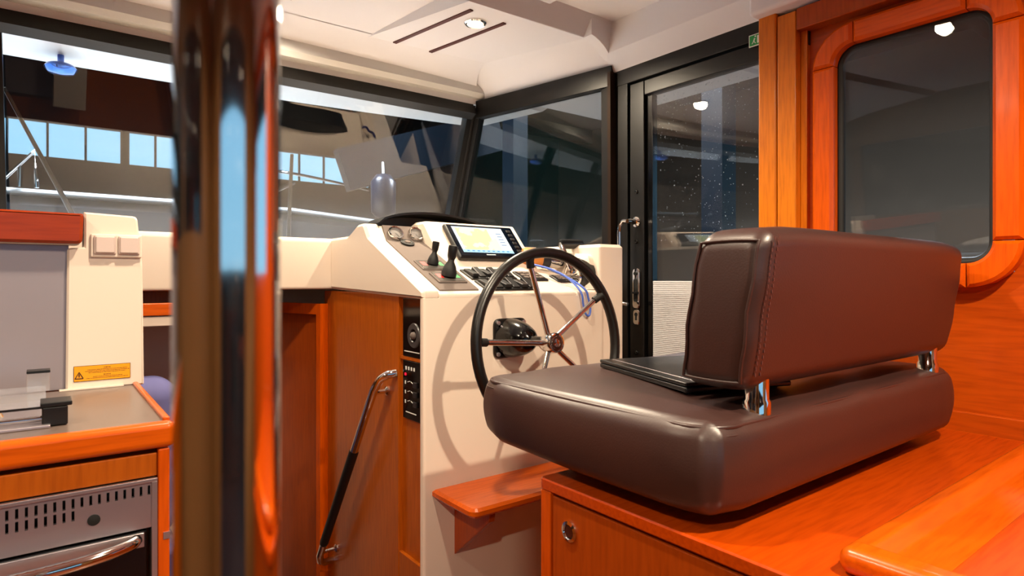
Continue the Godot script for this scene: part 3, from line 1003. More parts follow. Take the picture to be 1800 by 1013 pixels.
func joystick(at: Vector3, label: String, s: float) -> void:
	var up := V(0, 0.905, 0.425)
	var fw := V(0, 0.425, -0.905)
	var t := thing("thruster_lever", label, "control lever", "thruster control levers on the grey panel")
	var xf := Transform3D(Basis(V(1, 0, 0), up, -fw), at)
	var b := MB.new()
	b.rbox(V(-0.055, 0.0, -0.038), V(0.055, 0.007, 0.038), 0.003, 2, 1, xf)
	put("plate", b, mats.grey_panel, t)
	b = MB.new()
	b.rbox(V(-0.05, 0.007, -0.034), V(0.05, 0.0085, 0.034), 0.0007, 1, 1, xf)
	put("clear_cover", b, mat("plate_grey", Color(0.42, 0.40, 0.38), 0.15, 0.3), t)
	b = MB.new()
	b.rbox(V(-0.042, 0.0085, -0.02), V(-0.022, 0.0092, 0.012), 0.0003, 1, 1, xf)
	put("red_mark", b, mat("red_mark", Color(0.7, 0.12, 0.1), 0.4), t)
	b = MB.new()
	b.rbox(V(0.024, 0.0085, -0.02), V(0.042, 0.0092, 0.012), 0.0003, 1, 1, xf)
	put("green_mark", b, mats.green, t)
	b = MB.new()
	var lean := (V(0, 1, 0) + V(0.12, 0, 0.12)).normalized()
	b.lathe(at + up * 0.008, lean, [Vector2(0.022 * s, 0), Vector2(0.023 * s, 0.012 * s), Vector2(0.018 * s, 0.03 * s), Vector2(0.010 * s, 0.045 * s), Vector2(0.0095 * s, 0.052 * s)], 20)
	put("rubber_boot", b, mats.rubber, t)
	b = MB.new()
	b.lathe(at + up * 0.008, lean, [Vector2(0.0095 * s, 0.05 * s), Vector2(0.013 * s, 0.06 * s), Vector2(0.0145 * s, 0.085 * s), Vector2(0.0135 * s, 0.092 * s), Vector2(0.0001, 0.094 * s)], 20)
	put("grip", b, mats.black_plastic, t)

# ------------------------------------------------------------------ steering wheel
func helm() -> void:
	var t := thing("steering_wheel", "black rimmed steering wheel with chrome spokes and hub on the console", "steering wheel")
	var hub := V(1.253, 1.10, -1.43)
	var ax := V(0, 0.10, 0.995).normalized()
	var ux := V(1, 0, 0)
	var uy := ax.cross(ux).normalized()
	var R := 0.283
	var pts := []
	for k in 72:
		var a := TAU * k / 72
		pts.append(hub + (ux * cos(a) + uy * sin(a)) * R)
	var b := MB.new()
	b.tube(pts, 0.0165, 16, false, true)
	put("rim", b, mats.wheel_rim, t)
	var off := ax * -0.008
	for k in 5:
		var a := deg_to_rad(32.0 + 72.0 * k)
		var e := ux * cos(a) + uy * sin(a)
		b = MB.new()
		b.tube([hub + off + e * 0.02, hub + off + e * 0.255], 0.0088, 14)
		var sp := put("spoke", b, mats.chrome, t)
		b = MB.new()
		b.tube([hub + off + e * 0.243, hub + off * 0.5 + e * 0.262, hub + e * 0.275], [0.0125, 0.0125, 0.016], 14)
		put("sleeve", b, mats.rubber, sp)
	b = MB.new()
	b.lathe(hub, ax, [Vector2(0.0001, -0.035), Vector2(0.024, -0.035), Vector2(0.031, -0.015), Vector2(0.032, 0.018), Vector2(0.030, 0.024), Vector2(0.026, 0.025), Vector2(0.025, 0.022), Vector2(0.020, 0.022), Vector2(0.019, 0.026), Vector2(0.013, 0.026), Vector2(0.012, 0.023), Vector2(0.0001, 0.024)], 36)
	put("hub", b, mats.chrome, t)
	var m := thing("steering_pump", "black steering pump housing on the console face behind the wheel hub", "pump housing")
	b = MB.new()
	b.prism(rounded([Vector2(1.253 - 0.068, 1.10 - 0.066), Vector2(1.253 + 0.068, 1.10 - 0.066), Vector2(1.253 + 0.068, 1.10 + 0.066), Vector2(1.253 - 0.068, 1.10 + 0.066)], 0.025, 6), 2, -1.652, -1.638, 0.004)
	put("flange", b, mats.black_plastic, m)
	b = MB.new()
	b.lathe(V(1.253, 1.10, -1.638), V(0, 0, 1), [Vector2(0.066, 0), Vector2(0.064, 0.02), Vector2(0.055, 0.06), Vector2(0.042, 0.09), Vector2(0.03, 0.105), Vector2(0.016, 0.112), Vector2(0.016, 0.18)], 32)
	put("housing", b, mats.black_gloss, m)
	for q in [[-1, -1], [1, -1], [1, 1], [-1, 1]]:
		b = MB.new()
		b.lathe(V(1.253 + q[0] * 0.054, 1.10 + q[1] * 0.052, -1.638), V(0, 0, 1), [Vector2(0.007, 0), Vector2(0.007, 0.005), Vector2(0.0001, 0.006)], 12)
		put("bolt", b, mats.steel, m)
	# foot rest
	var f := thing("foot_rest", "varnished wooden foot rest shelf on a triangular bracket below the steering wheel", "shelf")
	b = MB.new()
	b.prism(rounded([Vector2(0.955, -1.65), Vector2(0.955, -1.425), Vector2(1.70, -1.425), Vector2(1.70, -1.65)], [0, 0.03, 0.03, 0], 5), 1, 0.620, 0.648, 0.008)
	put("board", b, mats.wood_edge, f)
	for x in [1.035, 1.56]:
		b = MB.new()
		b.prism(PackedVector2Array([Vector2(-1.65, 0.62), Vector2(-1.455, 0.62), Vector2(-1.46, 0.585), Vector2(-1.65, 0.425)]), 0, x, x + 0.022, 0.002)
		put("bracket", b, mats.wood_deep, f)

# ------------------------------------------------------------------ instruments
func on_face(k: int) -> Transform3D:
	# frames lying on the pod: 0 steep face, 1 shallow face; x starboard, y out of the face, z down the face
	var dirs := [Vector2(0.16, -0.176).normalized(), Vector2(0.225, -0.092).normalized()]
	var d: Vector2 = dirs[k]
	var down := V(0, d.y, d.x)
	var out := down.cross(V(1, 0, 0)).normalized()
	var at: Vector3 = [V(0, 1.342, -1.875), V(0, 1.250, -1.65)][k]
	return Transform3D(Basis(V(1, 0, 0), out, down), at)

func instruments() -> void:
	chrome_gauge(V(1.035, 1.466, -2.058), V(0, 0.56, 0.83), "round chrome rimmed gauge beside the port rim of the console")
	chrome_gauge(V(1.118, 1.466, -2.058), V(0, 0.56, 0.83), "round chrome rimmed gauge half hidden by the plotter pod")
	var bz := thing("buzzer", "small flat oval buzzer on the grey panel below the gauges", "buzzer")
	var b := MB.new()
	var up := V(0, 0.905, 0.425)
	b.lathe(V(1.062, 1.4305, -2.015), up, [Vector2(0.026, 0), Vector2(0.026, 0.004), Vector2(0.02, 0.007), Vector2(0.017, 0.004), Vector2(0.0001, 0.004)], 24)
	put("ring", b, mats.rubber, bz)
	b = MB.new()
	b.lathe(V(1.062, 1.4305, -2.015), up, [Vector2(0.012, 0.004), Vector2(0.01, 0.008), Vector2(0.0001, 0.009)], 20)
	put("button", b, mats.grey_panel, bz)
	joystick(V(1.063, 1.342, -1.838), "slim black thruster lever on the upper plate of the grey panel", 0.86)
	joystick(V(1.070, 1.300, -1.745), "thick black thruster lever on the lower plate of the grey panel", 1.12)
	# chart plotter
	var p := thing("chart_plotter", "black chart plotter with lit yellow and blue map screen on the pod", "chart plotter")
	var f := on_face(0)
	var zt := -0.212
	var zb := -0.03
	b = MB.new()
	b.rbox(V(1.205, 0.0, zt), V(1.53, 0.020, zb), 0.009, 3, 1, f)
	put("case", b, mats.black_plastic, p)
	b = MB.new()
	b.rbox(V(1.215, 0.018, zt + 0.008), V(1.522, 0.0215, zb - 0.008), 0.0015, 1, 1, f)
	put("bezel", b, mat("bezel_blue", Color(0.02, 0.045, 0.09), 0.12), p)
	var im := Image.create(256, 160, false, Image.FORMAT_RGB8)
	im.fill(Color(0.93, 0.95, 0.72))
	var nz := FastNoiseLite.new()
	nz.seed = 4
	nz.frequency = 0.012
	for y in 160:
		for x in 256:
			var q := nz.get_noise_2d(x, y)
			var col := Color(0.94, 0.95, 0.66) if x < 175 else Color(0.97, 0.98, 0.9)
			if q > 0.12:
				col = Color(0.96, 0.97, 0.82)
			if x < 14 or y < 6:
				col = Color(0.9, 0.96, 0.98)
			if x > 200:
				col = Color(0.92, 0.95, 0.95)
			if y > 142:
				col = Color(0.72, 0.87, 0.95)
			im.set_pixel(x, y, col)
	for k in 9:
		im.fill_rect(Rect2i(20 + k * 25, 147, 12, 6), Color(0.35, 0.6, 0.8))
	for k in 5:
		im.fill_rect(Rect2i(212, 34 + k * 18, 26, 5), Color(0.55, 0.62, 0.72))
	var sm := mat("plotter_screen", Color(0.02, 0.02, 0.02), 0.15)
	sm.emission_enabled = true
	sm.emission_operator = BaseMaterial3D.EMISSION_OP_MULTIPLY
	sm.emission = Color(1, 1, 1)
	sm.emission_texture = ImageTexture.create_from_image(im)
	sm.emission_energy_multiplier = 1.05
	b = MB.new()
	b.quad_uv(f * V(1.232, 0.0222, zb - 0.026), f * V(1.468, 0.0222, zb - 0.026), f * V(1.468, 0.0222, zt + 0.018), f * V(1.232, 0.0222, zt + 0.018), f.basis.y)
	put("screen", b, sm, p)
	for k in 6:
		b = MB.new()
		b.rbox(V(1.488, 0.021, zt + 0.025 + k * 0.022), V(1.508, 0.025, zt + 0.039 + k * 0.022), 0.002, 2, 1, f)
		put("key", b, mats.key, p)
	b = MB.new()
	b.rbox(V(1.33, 0.0212, zb - 0.018), V(1.372, 0.0222, zb - 0.014), 0.0004, 1, 1, f)
	put("maker_mark", b, mats.white_print, p)
	# rocker switch panels on the shallow face
	f = on_face(1)
	var panels := [[1.175, 1.375, -0.205, -0.118, 6, "wide black rocker switch panel below the chart plotter"], [1.175, 1.405, -0.105, -0.022, 6, "wide black rocker switch panel along the lower edge of the console"], [1.40, 1.515, -0.19, -0.105, 0, "small black keypad beside the rocker switches"], [1.555, 1.655, -0.155, -0.095, 0, "small black control pad beside the throttle"]]
	for q in panels:
		var t := thing("switch_panel" if q[4] else "keypad", q[5], "switch panel" if q[4] else "keypad")
		b = MB.new()
		b.rbox(V(q[0], 0, q[2]), V(q[1], 0.007, q[3]), 0.003, 2, 1, f)
		put("plate", b, mats.black_plastic, t)
		if q[4]:
			var wd: float = (q[1] - q[0] - 0.012) / q[4]
			for k in q[4]:
				b = MB.new()
				var x0: float = q[0] + 0.006 + wd * k
				var tl := Transform3D(Basis(V(1, 0, 0), 0.16 if (k + int(q[2] * 100)) % 2 else -0.1), V(x0, 0.009, (q[2] + q[3]) / 2))
				b.rbox(V(0.003, -0.006, -0.033), V(wd - 0.003, 0.008, 0.033), 0.003, 2, 1, f * tl)
				put("rocker", b, mats.key, t)
		else:
			for r in 3:
				for k in 4:
					b = MB.new()
					var wx: float = (q[1] - q[0] - 0.02) / 4.0
					var wz: float = (q[3] - q[2] - 0.016) / 3.0
					b.rbox(V(q[0] + 0.012 + wx * k, 0.006, q[2] + 0.01 + wz * r), V(q[0] + 0.012 + wx * (k + 0.75), 0.011, q[2] + 0.01 + wz * (r + 0.7)), 0.002, 2, 1, f)
					put("key", b, mats.grey_panel, t)
	# throttle
	var th := thing("throttle", "throttle control with black round housing, chrome side disc and black handled lever", "throttle")
	b = MB.new()
	b.prism(rounded([Vector2(1.62, -1.83), Vector2(1.75, -1.83), Vector2(1.75, -1.665), Vector2(1.62, -1.665)], 0.02, 4), 1, 1.246, 1.258, 0.003)
	put("base_plate", b, mats.black_plastic, th)
	b = MB.new()
	var hc := V(1.645, 1.315, -1.745)
	b.lathe(hc, V(1, 0, 0), [Vector2(0.0001, 0), Vector2(0.056, 0), Vector2(0.066, 0.008), Vector2(0.068, 0.03), Vector2(0.066, 0.052), Vector2(0.056, 0.06), Vector2(0.0001, 0.06)], 36)
	put("housing", b, mats.black_plastic, th)
	b = MB.new()
	b.lathe(hc + V(0.0, 0, 0), V(-1, 0, 0), [Vector2(0.05, -0.001), Vector2(0.05, 0.006), Vector2(0.044, 0.01), Vector2(0.03, 0.006), Vector2(0.012, 0.012), Vector2(0.0001, 0.013)], 32)
	put("side_disc", b, mats.chrome, th)
	b = MB.new()
	b.tube([hc + V(-0.005, 0.02, -0.01), hc + V(-0.012, 0.06, -0.03), hc + V(-0.016, 0.115, -0.055), hc + V(-0.01, 0.128, -0.06)], [0.013, 0.012, 0.011, 0.012], 14)
	put("lever", b, mats.chrome, th)
	b = MB.new()
	b.tube([hc + V(-0.022, 0.122, -0.06), hc + V(-0.012, 0.122, -0.06), hc + V(0.05, 0.124, -0.062), hc + V(0.095, 0.126, -0.064), hc + V(0.104, 0.126, -0.064)], [0.014, 0.020, 0.020, 0.018, 0.010], 16)
	put("handle_grip", b, mats.black_plastic, th)
	# torch with a lanyard
	var to := thing("torch", "tan torch with dark collar and chrome head lying on the console", "torch")
	var d := V(0.86, -0.10, 0.42).normalized()
	var o := V(1.505, 1.392, -1.90)
	b = MB.new()
	b.lathe(o, d, [Vector2(0.0001, 0), Vector2(0.028, 0.002), Vector2(0.034, 0.02), Vector2(0.036, 0.07), Vector2(0.037, 0.085)], 24)
	put("body", b, mats.tan, to)
	b = MB.new()
	b.lathe(o, d, [Vector2(0.0372, 0.084), Vector2(0.041, 0.088), Vector2(0.043, 0.112), Vector2(0.039, 0.116)], 24)
	put("collar", b, mats.key, to)
	b = MB.new()
	b.lathe(o, d, [Vector2(0.037, 0.115), Vector2(0.038, 0.15), Vector2(0.033, 0.168), Vector2(0.0001, 0.17)], 24)
	put("head", b, mats.chrome, to)
	var cord := thing("lanyard", "thin blue looped cord hanging over the console edge behind the wheel", "cord")
	b = MB.new()
	b.tube(smooth([V(1.50, 1.356, -1.83), V(1.54, 1.335, -1.76), V(1.565, 1.30, -1.69), V(1.578, 1.25, -1.638), V(1.588, 1.205, -1.636), V(1.60, 1.170, -1.636), V(1.618, 1.162, -1.636), V(1.625, 1.185, -1.636), V(1.615, 1.225, -1.636), V(1.60, 1.262, -1.642), V(1.575, 1.305, -1.71), V(1.53, 1.345, -1.79)]), 0.0042, 8)
	put("cord_loop", b, mats.blue_cord, cord)
	b = MB.new()
	b.tube(smooth([V(1.44, 1.36, -2.02 + 0.30), V(1.47, 1.335, -1.80), V(1.50, 1.356, -1.83)]), 0.0042, 8)
	var cb := thing("blue_cable", "short blue cable sticking up behind the plotter pod", "cable")
	b = MB.new()
	b.tube(smooth([V(1.60, 1.425, -2.10), V(1.60, 1.46, -2.10), V(1.625, 1.47, -2.10), V(1.645, 1.455, -2.12), V(1.67, 1.452, -2.12), V(1.69, 1.43, -2.14)]), 0.007, 8)
	put("cable_loop", b, mat("cable_blue", Color(0.05, 0.10, 0.42), 0.3), cb)

func smooth(p: Array) -> Array:
	var out := []
	for i in p.size() - 1:
		var a: Vector3 = p[maxi(i - 1, 0)]
		var b: Vector3 = p[i]
		var c: Vector3 = p[i + 1]
		var d: Vector3 = p[mini(i + 2, p.size() - 1)]
		for k in 6:
			out.append(b.cubic_interpolate(c, a, d, k / 6.0))
	out.append(p[-1])
	return out

# ------------------------------------------------------------------ helm seat and its cabinet
func seat() -> void:
	var c := thing("seat_cabinet", "varnished wooden cabinet under the helm seat with a round push lock", "cabinet")
	var b := MB.new()
	put("carcass", boxed(V(0.862, 0.0, -0.99), V(2.03, 0.85, 0.55)), mats.wood_deep, c)
	b = MB.new()
	b.prism(rounded([Vector2(0.845, -1.005), Vector2(0.845, 0.55), Vector2(2.031, 0.55), Vector2(2.031, -1.005)], [0.012, 0, 0, 0], 4), 1, 0.85, 0.875, 0.003)
	put("top_board", b, mats.wood_top, c)
	put("corner_stile", boxed(V(0.847, 0.0, -1.003), V(0.865, 0.849, -0.972), 0.003), mats.wood_frame, c)
	var d := put("door", boxed(V(0.851, 0.05, -0.968), V(0.864, 0.842, 0.25), 0.002), mats.wood_deep, c)
	b = MB.new()
	b.lathe(V(0.851, 0.785, -0.915), V(-1, 0, 0), [Vector2(0.021, 0), Vector2(0.021, 0.004), Vector2(0.015, 0.006), Vector2(0.013, 0.003), Vector2(0.0128, 0.0005)], 28)
	put("lock_ring", b, mats.chrome, d)
	b = MB.new()
	b.lathe(V(0.851, 0.785, -0.915), V(-1, 0, 0), [Vector2(0.0128, 0.001), Vector2(0.012, 0.003), Vector2(0.0001, 0.0035)], 24)
	put("lock_button", b, mat("lock_brown", Color(0.25, 0.10, 0.06), 0.3), d)
	# raised worktop aft of the seat with a rounded nosing
	var w := thing("aft_worktop", "raised varnished wooden worktop with rounded nosing behind the helm seat", "worktop")
	b = MB.new()
	b.prism(rounded([Vector2(-0.424, 0.876), Vector2(-0.416, 0.908), Vector2(-0.388, 0.911), Vector2(-0.366, 0.895), Vector2(-0.300, 0.895), Vector2(-0.300, 0.876)], [0, 0.012, 0.012, 0.01, 0, 0], 4), 0, 0.942, 2.03, 0.004)
	put("fiddle_rail", b, mats.wood_edge, w)
	put("board", boxed(V(0.955, 0.876, -0.300), V(2.03, 0.896, -0.22), 0.002), mats.wood_top, w)
	put("board", boxed(V(0.955, 0.876, -0.218), V(2.03, 0.896, 0.54), 0.002), mats.wood_top, w)
	put("nosing", boxed(V(0.905, 0.876, -0.415), V(0.960, 0.916, 0.54), 0.018, 5), mats.wood_edge, w)
	# the seat
	var s := thing("helm_bench", "double helm seat in dark brown leather with a separate padded backrest", "seat")
	put("swivel_plate", boxed(V(1.05, 0.876, -1.12), V(1.80, 0.915, -0.68), 0.006), mats.black_plastic, s)
	b = MB.new()
	b.rbox(V(0.838, 0.906, -1.25), V(1.945, 1.062, -0.568), 0.030, 5, 16)
	b.bend(func(p: Vector3) -> Vector3:
		var u := clampf((p.x - 1.395) / 0.55, -1, 1)
		var q := clampf((p.z + 0.90) / 0.325, -1, 1)
		var k := clampf((p.y - 0.91) / 0.152, 0, 1)
		var crown := 0.020 * (1.0 - pow(absf(u), 4.0)) * (1.0 - pow(absf(q), 3.0))
		p.y += crown * k
		# sides belly out a little, round corners in plan
		var belly := 0.012 * sin(PI * k)
		p.x += belly * signf(u) * pow(absf(u), 6.0)
		p.z += belly * signf(q) * pow(absf(q), 6.0)
		var cu := maxf(absf(u) - 0.86, 0.0) / 0.14
		var cq := maxf(absf(q) - 0.76, 0.0) / 0.24
		var cc := cu * cq
		p.x -= signf(u) * cc * 0.022
		p.z -= signf(q) * cc * 0.022
		# underside tucked in towards the front
		if q < -0.2:
			p.y -= 0.0
		p.y += 0.010 * (1.0 - k) * maxf(0.0, -q)
		p.y += 0.002 * sin(p.x * 23.0 + p.z * 9.0) * k
		return p)
	put("seat_cushion", b, mats.leather, s)
	# welt along the upper edge
	var path := []
	var ins := 0.02
	for q in [[0.838, -1.25, PI, 1.5 * PI], [1.945, -1.25, 1.5 * PI, TAU], [1.945, -0.568, 0.0, PI / 2], [0.838, -0.568, PI / 2, PI]]:
		var cx: float = q[0] + (0.085 if q[0] < 1.0 else -0.085)
		var cz: float = q[1] + (0.085 if q[1] < -1.0 else -0.085)
		for k in 9:
			var an: float = lerpf(q[2], q[3], k / 8.0)
			path.append(V(cx + cos(an) * (0.085 - 0.012), 1.0535, cz + sin(an) * (0.085 - 0.012)))
	var full := []
	for i in path.size():
		var a: Vector3 = path[i]
		var e: Vector3 = path[(i + 1) % path.size()]
		var m := maxi(1, int((e - a).length() / 0.04))
		for k in m:
			full.append(a.lerp(e, float(k) / m))
	b = MB.new()
	b.tube(full, 0.0042, 8, false, true)
	put("seat_welt", b, mats.leather, s)
	var low := []
	for p in full:
		var q: Vector3 = p
		low.append(V(1.395 + (q.x - 1.395) * 1.014, q.y - 0.012, -0.9 + (q.z + 0.9) * 1.024))
	b = MB.new()
	b.tube(low, 0.0016, 6, false, true)
	put("seat_seam", b, mats.leather, s)
	# backrest, leaning aft a little
	b = MB.new()
	var lo := V(0.950, 1.105, -0.715)
	var hi := V(1.915, 1.392, -0.570)
	b.rbox(lo, hi, 0.034, 5, 14)
	b.bend(back_shape)
	put("backrest", b, mats.leather, s)
	# puckered seams round the end faces
	for sd in [0, 1]:
		for dz in [0.0, 0.018]:
			var ring := []
			var x: float = lo.x + 0.003 if sd == 0 else hi.x - 0.003
			for k in 40:
				var an := TAU * k / 40.0
				var ey := clampf(sin(an) * 1.5, -1, 1)
				var ez := clampf(cos(an) * 1.5, -1, 1)
				ring.append(back_shape(V(x, 1.2485 + ey * 0.127, -0.6425 + ez * (0.058))))
			if dz == 0.0:
				b = MB.new()
				b.tube(ring, 0.0032, 6, false, true)
				put("end_welt", b, mats.leather, s)
	var st := MB.new()
	for row in [0.972, 0.986]:
		for k in 24:
			var y := 1.135 + k * 0.0105
			var p := back_shape(V(row, y, -0.570))
			st.bar(p + V(0, -0.003, 0.0006), p + V(0, 0.003, 0.0006), V(1, 0, 0), 0.0018, 0.0016)
	var so := put("stitching", st, mats.stitch, s)
	so.set_meta("kind", "stuff")
	for x in [1.02, 1.83]:
		b = MB.new()
		b.lathe(V(x, 1.045, -0.605), V(0, 1, 0), [Vector2(0.0245, 0), Vector2(0.0245, 0.035), Vector2(0.0215, 0.04), Vector2(0.0215, 0.10)], 28)
		put("backrest_post", b, mats.chrome, s)
	# laptop lying on the seat
	var l := thing("laptop", "closed black laptop lying on the brown helm seat", "laptop")
	var ang := -atan2(0.12, 0.35)
	var xf := Transform3D(Basis(V(0, 1, 0), ang), V(1.10, 1.075, -1.075)) * Transform3D(Basis(V(0, 0, 1), 0.0), Vector3.ZERO)
	b = MB.new()
	b.rbox(V(0, 0.004, 0), V(0.255, 0.015, 0.365), 0.004, 3, 1, xf)
	put("base", b, mat("laptop_black", Color(0.035, 0.035, 0.04), 0.28), l)
	b = MB.new()
	b.rbox(V(0, 0.016, 0), V(0.255, 0.024, 0.365), 0.003, 3, 1, xf)
	var lid := put("lid", b, mats.laptop_black, l)
	b = MB.new()
	b.box(V(0.03, 0.0238, 0.01), V(0.033, 0.0243, 0.355))
	b.bend(func(p: Vector3) -> Vector3: return xf * p)
	put("trim_line", b, mats.steel, lid)
	b = MB.new()
	for q in [V(0.02, 0, 0.02), V(0.23, 0, 0.02), V(0.02, 0, 0.34), V(0.23, 0, 0.34)]:
		b.lathe(xf * q, V(0, 1, 0), [Vector2(0.008, -0.004), Vector2(0.008, 0.004)], 12)
	put("feet", b, mats.rubber, l)

func back_shape(p: Vector3) -> Vector3:
	var u := clampf((p.x - 1.4325) / 0.4825, -1, 1)
	var q := clampf((p.z + 0.6425) / 0.0725, -1, 1)
	var k := clampf((p.y - 1.105) / 0.287, 0, 1)
	p.z += 0.040 * k - 0.012
	p.z += 0.010 * q * (1.0 - pow(u, 4.0)) * sin(PI * k)
	p.y += 0.008 * (1.0 - pow(q, 2.0)) * (k - 0.5)
	p.x += 0.010 * u * pow(absf(u), 5.0) * sin(PI * k)
	# top corner drops a little at the ends, gathered leather
	p.y -= 0.014 * pow(absf(u), 10.0) * k
	p.z += 0.0022 * sin(k * 17.0 + q * 3.0) * pow(absf(u), 12.0)
	return p

# ------------------------------------------------------------------ galley
func galley() -> void:
	var g := thing("galley_counter", "grey brown galley worktop with rounded wooden front edge", "worktop")
	put("worktop", boxed(V(-1.6, 1.024, -1.70), V(0.168, 1.048, -1.232)), mats.laminate, g)
	put("front_nosing", boxed(V(-1.6, 1.006, -1.234), V(0.184, 1.051, -1.205), 0.012, 4), mats.wood_edge, g)
	put("end_trim", boxed(V(0.168, 1.012, -1.70), V(0.180, 1.055, -1.236), 0.004), mats.wood_edge, g)
	var c := thing("galley_cabinet", "varnished wooden galley cabinet housing the steel oven", "cabinet")
	put("carcass", boxed(V(-1.6, 0.0, -1.70), V(0.172, 1.005, -1.262)), mats.wood_panel, c)
	put("top_rail", boxed(V(-1.6, 0.957, -1.258), V(0.158, 0.997, -1.220), 0.002), mats.wood_panel, c)
	put("end_stile", boxed(V(0.158, 0.0, -1.262), V(0.176, 1.004, -1.214), 0.003), mats.wood_frame, c)
	put("hinge", boxed(V(0.166, 0.846, -1.2142), V(0.176, 0.858, -1.212)), mats.steel, c)
	# oven
	var o := thing("oven", "stainless steel built-in oven with vent slots and chrome handle in the galley", "oven")
	var pf := MB.new()
	var zb := -1.222
	var zf := -1.214
	pf.box(V(-0.33, 0.944, zb), V(0.156, 0.955, zf))
	pf.box(V(-0.33, 0.924, zb), V(0.156, 0.928, zf))
	pf.box(V(-0.33, 0.872, zb), V(0.156, 0.908, zf))
	for row in [[0.928, 0.944, 0], [0.908, 0.924, 9]]:
		var xr := 0.156
		for k in range(row[2], 40):
			var x := 0.1425 - k * 0.0118
			pf.box(V(x + 0.004, row[0], zb), V(xr, row[1], zf))
			xr = x
		pf.box(V(-0.33, row[0], zb), V(xr, row[1], zf))
	var plate := put("front_plate", pf, mats.steel, o)
	put("cavity_back", boxed(V(-0.33, 0.872, -1.260), V(0.156, 0.955, -1.252)), mat("black_enamel", Color(0.03, 0.03, 0.03), 0.5), o)
	put("top_flange", boxed(V(-0.33, 0.950, -1.216), V(0.157, 0.956, -1.210), 0.001), mats.steel, o)
	put("side_flange", boxed(V(0.148, 0.35, -1.258), V(0.157, 0.95, -1.211), 0.001), mats.steel, o)
	var kb := MB.new()
	kb.lathe(V(0.066, 0.9035, -1.214), V(0, 0, 1), [Vector2(0.009, 0), Vector2(0.009, 0.002), Vector2(0.003, 0.003), Vector2(0.0001, 0.003)], 20)
	put("lock_knob", kb, mats.slot_dark, plate)
	var dr := put("oven_door", boxed(V(-0.33, 0.35, -1.258), V(0.142, 0.868, -1.215), 0.002), mats.black_gloss, o)
	put("door_top_strip", boxed(V(-0.33, 0.842, -1.216), V(0.137, 0.866, -1.209), 0.001), mats.steel, dr)
	var hb := MB.new()
	hb.tube(smooth([V(0.125, 0.856, -1.209), V(0.112, 0.856, -1.192), V(0.07, 0.854, -1.176), V(0.0, 0.852, -1.168), V(-0.2, 0.85, -1.166), V(-0.3, 0.852, -1.176)]), 0.010, 14)
	put("door_handle", hb, mats.chrome, dr)
	# hob with its fiddle clamp
	var h := thing("hob", "gas hob with chrome fiddle rail, black corner bracket and clear lid edge on the worktop", "hob")
	put("tray", boxed(V(-0.40, 1.048, -1.56), V(0.01, 1.054, -1.29), 0.002), mats.steel, h)
	put("corner_bracket", boxed(V(-0.002, 1.049, -1.345), V(0.034, 1.082, -1.300), 0.003), mats.black_plastic, h)
	put("bracket_cap", boxed(V(-0.004, 1.082, -1.352), V(0.040, 1.090, -1.298), 0.002), mats.black_plastic, h)
	var rl := MB.new()
	rl.tube([V(-0.40, 1.060, -1.322), V(-0.002, 1.060, -1.322)], 0.005, 10)
	put("fiddle_rail", rl, mats.chrome, h)
	put("glass_lid", boxed(V(-0.40, 1.079, -1.56), V(0.004, 1.083, -1.305)), mats.acrylic, h)
	put("lid_edge", boxed(V(-0.40, 1.080, -1.306), V(0.0, 1.0835, -1.302)), mats.black_plastic, h)
	put("clear_bracket", boxed(V(-0.025, 1.085, -1.50), V(0.01, 1.120, -1.47), 0.002), mats.acrylic, h)
	put("bracket_pad", boxed(V(-0.025, 1.120, -1.50), V(0.011, 1.125, -1.468), 0.001), mats.black_plastic, h)
	for x in [-0.10, -0.28]:
		var bu := MB.new()
		bu.lathe(V(x, 1.054, -1.42), V(0, 1, 0), [Vector2(0.045, 0), Vector2(0.04, 0.01), Vector2(0.025, 0.014), Vector2(0.0001, 0.015)], 24)
		put("burner", bu, mats.chrome, h)
	# raised white backing with switches
	var p := thing("splash_panel", "white moulded upstand panel at the back of the galley worktop", "panel")
	var b := MB.new()
	b.prism(rounded([Vector2(0.040, 1.046), Vector2(0.192, 1.046), Vector2(0.189, 1.33), Vector2(0.178, 1.448), Vector2(0.074, 1.452), Vector2(0.074, 1.372), Vector2(0.043, 1.368)], [0.004, 0.004, 0.06, 0.012, 0, 0, 0.006], 5), 2, -1.80, -1.70, 0.004)
	put("moulding", b, mats.gelcoat, p)
	put("foot_lip", boxed(V(0.028, 1.048, -1.70), V(0.150, 1.052, -1.688), 0.001), mats.gelcoat, p)
	put("switch_ledge", boxed(V(0.086, 1.349, -1.702), V(0.187, 1.403, -1.692), 0.003), mats.gelcoat, p)
	var gp := thing("grey_splashback", "smooth mauve grey splashback sheet behind the hob under the wooden cap", "splashback")
	put("sheet", boxed(V(-1.2, 1.049, -1.725), V(0.046, 1.376, -1.712), 0.001), mats.brushed, gp)
	var wc := thing("wooden_cap", "thick varnished wooden capping along the top of the galley splashback", "capping")
	b = MB.new()
	b.prism(rounded([Vector2(-1.2, 1.378), Vector2(0.070, 1.378), Vector2(0.072, 1.446), Vector2(-1.2, 1.452)], [0, 0.012, 0.004, 0], 4), 2, -1.80, -1.672, 0.006)
	put("cap_rail", b, wood("wood_cap", Color(0.58, 0.20, 0.035), 0), wc)
	for k in 2:
		var s := thing("light_switch", ["square white light switch beside the wooden cap", "square white light switch at the outer edge of the white upstand"][k], "light switch", "galley light switches")
		var x: float = 0.092 + k * 0.047
		put("frame", boxed(V(x, 1.356, -1.693), V(x + 0.043, 1.400, -1.686), 0.004), mats.switch_white, s)
		put("rocker", boxed(V(x + 0.003, 1.359, -1.688), V(x + 0.040, 1.397, -1.682), 0.004), mats.switch_white, s)
	# warning sticker
	var st := thing("warning_sticker", "yellow warning sticker with black triangle and small print on the white upstand", "sticker")
	var im := Image.create(512, 150, false, Image.FORMAT_RGB8)
	im.fill(Color(0.95, 0.62, 0.05))
